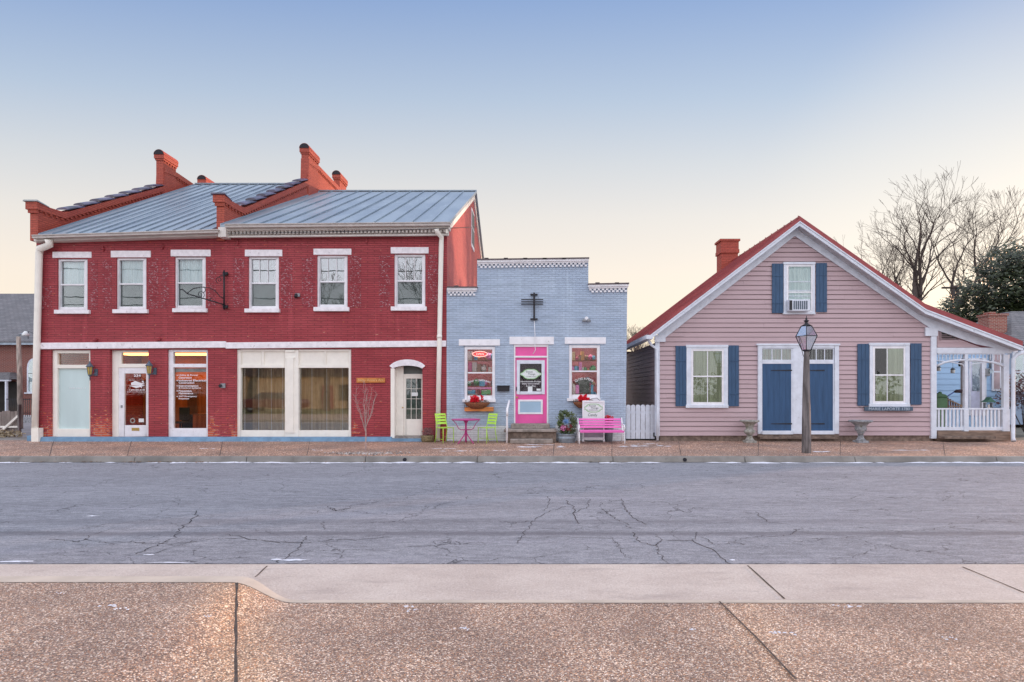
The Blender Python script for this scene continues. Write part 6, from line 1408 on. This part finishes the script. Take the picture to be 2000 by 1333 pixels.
# magnolia
MG = thing('magnolia_tree', (X(2010, 36), 36, 0), 'dense dark evergreen magnolia at the right edge behind the houses', 'tree')
m = MB(); m.tube([(X(2010, 36), 36, 0), (X(2008, 36), 36, 4), (X(2015, 36), 36, 8)], [.35, .28, .1], 8); m.build('trunk', M['bark'], MG)
m = MB(); rng = random.Random(3); c0 = Vector((X(2000, 36), 36, 6.3))
for _ in range(430):
    d = Vector((rng.gauss(0, 1), rng.gauss(0, 1), rng.gauss(0, 1))).normalized(); q = rng.random()**.45
    zz = d.z*4.6*q; wid = 4.7*(1-.35*max(0, zz)/4.3); p = c0+Vector((d.x*wid*q, d.y*3.6*q, zz))
    r = rng.uniform(.45, .9)
    for _2 in range(110):
        e = Vector((rng.gauss(0, 1), rng.gauss(0, 1), rng.gauss(0, .7))).normalized()*rng.random()**.35*r; s = rng.uniform(.09, .165); u = Vector((rng.gauss(0, 1), rng.gauss(0, 1), rng.gauss(0, .8))).normalized(); v_ = u.orthogonal().normalized(); pp = p+e
        m.poly([pp-u*s, pp+v_*s*.42, pp+u*s, pp-v_*s*.42])
m.build('crown', M['leaf'], MG)
# bare trees behind the pink house
def baretree(px, Y, top, label, seed, lean=0, r0=.28, depth=7, L0=None, fork=None):
    x = X(px, Y); zt = Z(top, Y); rng = random.Random(seed); t = thing('bare_tree', (x, Y, 0), label, 'tree', 'bare trees behind the pink house')
    tm = MB(); hz = zt*.42; tm.tube([(x, Y, 0), (x+lean*.1, Y, hz*.5), (x+lean*.35, Y, hz)], [r0*1.25, r0, r0*.8], 8, caps=False); tm.build('trunk', M['bark'], t)
    m = MB(); base = Vector((x+lean*.35, Y, hz-.1)); rem = (zt-hz)
    for k in range(fork or 3):
        a = rng.uniform(0, 6.28); d = Vector((math.cos(a)*.45+lean*.12, math.sin(a)*.3, 1)).normalized()
        def rec(p, d, L_, r, lev):
            pts = [p]; rs = [r]; q = p.copy(); dd = d.copy()
            for i in range(3):
                dd = (dd+Vector((rng.gauss(0, .12), rng.gauss(0, .12), rng.gauss(0, .08)+.06))).normalized(); q = q+dd*L_/3; pts.append(q.copy()); rs.append(max(.008, r*(1-.3*(i+1)/3)))
            m.tube(pts, rs, 6 if lev > 4 else (4 if lev > 2 else 3), caps=False)
            if lev == 0: return
            for j in range(2 if lev > 4 else rng.randint(2, 3)):
                s = Vector((rng.gauss(0, 1), rng.gauss(0, 1), rng.gauss(0, .4))); s = (s-dd*s.dot(dd)).normalized(); nd = (dd+s*(rng.uniform(.15, .3) if j == 0 else rng.uniform(.45, .85))).normalized(); rec(q.copy(), nd, L_*rng.uniform(.66, .86), rs[-1]*(.84 if j == 0 else .66), lev-1)
            if lev > 1:
                for j in range(2):
                    i = rng.randint(1, 2); s = Vector((rng.gauss(0, 1), rng.gauss(0, 1), rng.gauss(0, .5))).normalized(); rec(pts[i].copy(), (dd+s*.9).normalized(), L_*.5, rs[i]*.42, max(0, lev-3))
        rec(base.copy(), d, rem*.30, r0*.62, depth-1)
    m.build('crown', M['bark'], t)
baretree(1783, 44, 372, 'tall spreading bare tree directly above the right slope of the red roof', 21, 0, .34, 7)
baretree(1845, 46, 368, 'bare tree with steep limbs beside the utility pole', 8, 1.5, .26, 7, fork=2)
baretree(1885, 47, 388, 'slanting bare tree in front of the magnolia at right', 33, 3.2, .26, 7, fork=2)
baretree(1735, 46, 455, 'low bare tree peeping over the red roof ridge line', 14, -1, .22, 7, fork=4)
baretree(1960, 52, 400, 'thin bare tree rising above the magnolia crown', 40, 1.5, .26, 6, fork=2)
baretree(1250, 60, 632, 'distant bare tree between the blue shop and the pink house', 50, 0, .2, 6)
baretree(1232, 52, 645, 'distant bare thicket tree beside the blue shop wall', 51, 0, .2, 6)
shrub('scrub_bush', (X(1865, 42), 42, 5.2), 2.6, 2200, 'brownish scrub showing between the bare trunks above the porch roof', (.05, .1), 'leaf_dry', 'bush')
shrub('scrub_bush', (X(1240, 55), 55, 4.3), 2.6, 900, 'sparse brown scrub in the gap above the picket gate', (.05, .1), 'leaf_dry', 'bush')
UP = thing('utility_pole', (X(1868, 40), 40, 0), 'wooden utility pole with two crossarms behind the porch roof', 'utility pole')
m = MB(); m.tube([(X(1868, 40), 40, 0), (X(1868, 40), 40, Z(558, 40))], .17, 8); m.build('pole', M['bark'], UP)
for y, hw in ((563.5, 32), (587, 18)): MB().box(X(1868-hw, 40), X(1868+hw, 40), 39.75, 39.87, Z(y+1.6, 40), Z(y-1.6, 40)).build('crossarm', M['bark'], UP)
m = MB(); m.bar((X(1856, 40), 39.7, Z(587, 40)), (X(1868, 40), 39.7, Z(572, 40)), .06); m.bar((X(1880, 40), 39.7, Z(587, 40)), (X(1868, 40), 39.7, Z(572, 40)), .06); m.build('brace', M['bark'], UP)
OW = thing('power_line', (X(650, 17.3), 17.3, 6), 'black service cable stretched along the cornice of the red building', 'cable')
m = MB(); pts = []
for k in range(25): t = k/24; px = 445+(872-445)*t; py = 456+(446.5-456)*t+5*4*t*(1-t)*.35; Yc = 17.45; pts.append((X(px, Yc), Yc, Z(py, Yc)))
m.tube(pts, .011, 5); m.tube([pts[-1], (XR+.03, 28.5, 9.78)], .011, 5); m.build('wire', M['black'], OW)

# ------------------------------------------------------------------ left background
CH = thing('brick_church', (X(0, 34), 34, 0), 'orange brick church with a grey slate roof and pointed window at the left edge', 'church'); Yc = 34.0
m = MB(); m.box(X(-300, Yc), X(120, Yc), Yc, Yc+.4, 0, Z(672, Yc)); m.box(X(120, Yc)-.4, X(120, Yc), Yc+.4, 46, 0, Z(672, Yc)); m.build('wall', M['church_brick'], CH)
m = MB(); Yr = 41; m.hexa([(X(-320, Yc), Yc-.35, Z(672, Yc)), (X(124, Yc), Yc-.35, Z(672, Yc)), (X(124, Yc), Yc-.35, Z(668, Yc)), (X(-320, Yc), Yc-.35, Z(668, Yc)), (X(-320, Yc), Yr, Z(574, Yr)-.1), (X(124, Yc), Yr, Z(574, Yr)-.1), (X(124, Yc), Yr, Z(574, Yr)), (X(-320, Yc), Yr, Z(574, Yr))]); m.build('roof', M['slate'], CH)
MB().box(X(-320, Yc), X(124, Yc), Yc-.42, Yc-.36, Z(675, Yc), Z(671, Yc)).build('gutter', M['galv'], CH)
ax, aw_ = X(68, Yc), .42
pts = [(ax-aw_, Z(767, Yc)), (ax+aw_, Z(767, Yc)), (ax+aw_, Z(718, Yc))]+[(ax+aw_*math.cos(a), Z(718, Yc)+.55*math.sin(a)) for a in [math.pi*k/8 for k in range(1, 8)]]+[(ax-aw_, Z(718, Yc))]
w = MB().prism(pts, Yc-.06, Yc-.002).build('window', M['hwhite'], CH); pts2 = [(ax+(x-ax)*.78, Z(742, Yc)+(z-Z(742, Yc))*.93) for x, z in pts]; MB().prism(pts2, Yc-.066, Yc-.061).build('pane', M['glass'], w); MB().box(ax-.02, ax+.02, Yc-.075, Yc-.067, Z(765, Yc), Z(708, Yc)).box(ax-aw_*.78, ax+aw_*.78, Yc-.074, Yc-.068, Z(730, Yc)-.015, Z(730, Yc)+.015).build('muntin', M['black'], w); MB().box(ax-aw_-.12, ax+aw_+.12, Yc-.12, Yc-.002, Z(769.5, Yc), Z(767, Yc)).build('sill', M['hwhite'], w)
KP = thing('entrance_porch', (X(0, 33), 33.1, 0), 'small church porch with a grey roof and white corner posts', 'porch'); Yk = 33.1
m = MB(); m.hexa([(X(-60, Yk), Yk, Z(741, Yk)), (X(18, Yk), Yk, Z(741, Yk)), (X(18, Yk), 33.98, Z(741, Yk)), (X(-60, Yk), 33.98, Z(741, Yk)), (X(-60, Yk), Yk+.5, Z(727, Yk)), (X(4, Yk), Yk+.5, Z(727, Yk)), (X(4, Yk), 33.98, Z(727, Yk)), (X(-60, Yk), 33.98, Z(727, Yk))]); m.build('roof', M['slate'], KP)
MB().box(X(-60, Yk), X(16, Yk), Yk+.05, Yk+.2, Z(745, Yk), Z(741.5, Yk)).build('fascia', M['hwhite'], KP)
for px in (-20, 9): MB().box(X(px-1.5, Yk), X(px+1.5, Yk), Yk+.06, Yk+.18, .3, Z(745.2, Yk)).build('post', M['hwhite'], KP)
MB().box(X(-50, Yk), X(8, Yk), Yk+.8, Yk+.88, 0, Z(746, Yk)).build('dark_doorway', M['dark'], KP)
IR = thing('iron_railing', (X(45, 29), 29, 0), 'thin black iron railing in front of the church wall', 'railing')
m = MB(); m.box(X(12, 29), X(62, 29), 29, 29.03, 1.15, 1.19); m.box(X(12, 29), X(62, 29), 29, 29.03, .45, .48); m.build('rail', M['black'], IR)
for k in range(13): px = 13+k*4; MB().tube([(X(px, 29), 29.015, .1), (X(px, 29), 29.015, 1.2)], .012, 5).build('baluster', M['black'], IR)
MB().box(X(-100, 28.5), X(62, 28.5), 28.6, 31, -.05, .28).build('stone_bank', M['urn2']); tag(bpy.data.objects['stone_bank'], 'low stone edged bank in front of the church', 'bank')
WPo = thing('wooden_pole', (X(38, 24), 24, 0), 'pale peeling wooden pole with a floodlight left of the red building', 'pole'); Yw = 24
MB().tube([(X(39.5, Yw), Yw, 0), (X(38.5, Yw), Yw, 2.2), (X(36, Yw), Yw, Z(658, Yw))], [.10, .09, .075], 10).build('pole', pm('peeling pole', (.42, .36, .31), .85, .35, 4, 50, .005, stretch=(4, 4, .8)), WPo)
FLd = thing('floodlight', (X(48, Yw), Yw, Z(652, Yw)), 'white floodlight on a curved arm at the top of the pale pole', 'light')
MB().tube([(X(36, Yw), Yw, Z(656, Yw)), (X(42, Yw), Yw, Z(652, Yw)), (X(47, Yw), Yw, Z(651, Yw))], .02, 6).build('arm', M['galv'], FLd); MB().lathe([(.04, .10), (.10, .02), (.13, -.04), (.13, -.09), (.06, -.11)], (X(50, Yw), Yw, Z(652, Yw)), 12).build('lamp_head', M['signwhite'], FLd)
MB().tube([(X(55, Yw), Yw, Z(662, Yw)), (X(55, Yw), Yw, Z(647, Yw)), (X(66, Yw), Yw, Z(652, Yw))], .012, 5).build('bracket', M['black'], FLd)
WF = thing('wooden_fence', (X(15, 20), 20, 0), 'weathered grey board fence at the far left of the pavement', 'fence'); Yf_ = 20.5
m = MB(); 
for k in range(9): px = -36+k*8; MB().box(X(px, Yf_), X(px+7.2, Yf_), Yf_, Yf_+.02, .05, Z(806-k*.4, Yf_)+random.uniform(-.02, .02)).build('board', M['fence_wood'], WF)
m.bar((X(-40, 20.4), 20.44, .3), (X(36, 20.4), 20.44, .3), .06); m.bar((X(-10, 20.35), 20.40, Z(852, 20.35)), (X(36, 20.4), 20.42, Z(812, 20.4)), .07); m.build('rail', M['cream'], WF)
MB().box(X(35, 20.4), X(38, 20.4), 20.38, 20.48, 0, 1.1).build('post', M['grey_wood'], WF)
m = MB(); leaves(m, (X(8, 19.5), 19.5, .1), .45, 300, (.03, .07), 0, (1.6, .6, .35)); t = thing('weed_clump', (X(8, 19.5), 19.5, 0), 'yellowish clump of dead weeds at the foot of the grey fence', 'weeds'); m.build('foliage', pm('dead weeds', (.36, .30, .20), .9, .3, 20), t)
tag(slab('gravel_verge', M['kerbconc'], X(-300, 18.3), X(60, 18.3), 18.32, 19.5, -.4, .004), 'narrow earth verge below the grey fence')
# ------------------------------------------------------------------ across the street (seen only as reflections in the windows)
RH = thing('gabled_house', (-20, -16, 0), 'tan gabled house across the street, reflected in the shop windows', 'house')
MB().box(-28.5, -13.5, -22, -16, 0, 3.0).build('wall', pm('tan wall', (.42, .33, .22), .8), RH); MB().prism([(-29.4, 2.9), (-12.6, 2.9), (-21, 7.6)], -22.3, -15.7).build('roof', pm('dark shingles', (.10, .09, .10), .9), RH); MB().box(-22.5, -21.2, -15.99, -15.9, .8, 2.2).build('window', M['dark'], RH); MB().box(-19.2, -18.2, -15.99, -15.9, 0, 2.1).build('door', pm('maroon door', (.25, .04, .05), .5), RH); MB().box(-17.6, -16.3, -15.99, -15.9, .8, 2.2).build('window', M['dark'], RH)
def reftree(x, y, h, seed):
    rng = random.Random(seed); t = thing('bare_tree', (x, y, 0), 'bare tree on the far lawn reflected in the upstairs windows, '+('left of the two' if x < -12 else 'right of the two'), 'tree', 'bare trees across the street')
    m = MB(); m.tube([(x, y, 0), (x, y, h*.3)], [.3, .22], 8, caps=False); m.build('trunk', M['bark'], t)
    m = MB(); branchtree(m, (x, y, h*.28), h*.22, .2, 6, .75, .5, rng, minr=.012); m.build('crown', M['bark'], t)
for a in ((-17, -11, 11, 2), (-9.5, -12, 12, 3),): reftree(*a)

CR = thing('parked_car', (-19.5, -7, 0), 'dark red saloon car parked across the street, seen as a reflection in the shop windows', 'car')
cp = pm('dark red car paint', (.15, .055, .055), .35, .05, 2, 10, 0); ox = -19.5
MB().prism([(ox-2.3, .35), (ox+2.3, .35), (ox+2.35, .7), (ox+2.2, .92), (ox+1.2, 1.0), (ox-1.5, 1.02), (ox-2.25, .95), (ox-2.35, .6)], -7.9, -6.1).build('body', cp, CR, bevel=.06)
MB().hexa([(ox-1.45, -7.85, 1.0), (ox+1.15, -7.85, 1.0), (ox+1.15, -6.15, 1.0), (ox-1.45, -6.15, 1.0), (ox-.85, -7.65, 1.45), (ox+.45, -7.65, 1.45), (ox+.45, -6.35, 1.45), (ox-.85, -6.35, 1.45)]).build('cabin', M['black'], CR, bevel=.05)
MB().box(ox-.8, ox+.4, -7.6, -6.4, 1.452, 1.48).build('roof', cp, CR)
for a in (-1.45, 1.45):
    for b in (-7.75, -6.25):
        w_ = MB().tube([(ox+a, b-.11, .33), (ox+a, b+.11, .33)], .33, 16).build('wheel', M['black'], CR); MB().tube([(ox+a, b-.12, .33), (ox+a, b+.12, .33)], .18, 12).build('rim', M['galv'], w_)
HD = thing('sky_block_hedge', (-32, -26, 0), 'evergreen hedge added across the street to block sky reflected in the windows', 'hedge')  # unseen row added to keep bright sky out of the shop glass
m = MB(); m.box(-60, 40, -27.5, -26.5, 0, 1.0)
for _ in range(6000): leaves(m, (random.uniform(-60, 40), -26.5, random.uniform(.3, 3.4)), .5, 1, (.12, .3))
m.build('foliage', M['leaf'], HD)

OL = thing('power_line', (0, -13, 9), 'overhead power cables across the street mirrored in the upstairs windows', 'cable')
for z_ in (9.2, 9.9, 12.3): MB().tube([(-60, -13, z_), (-20, -13, z_-.35), (0, -13, z_-.4), (40, -13, z_)], .045, 5).build('wire', M['black'], OL)

BN.scale = (1, 1, .9); BN.location.y -= .27
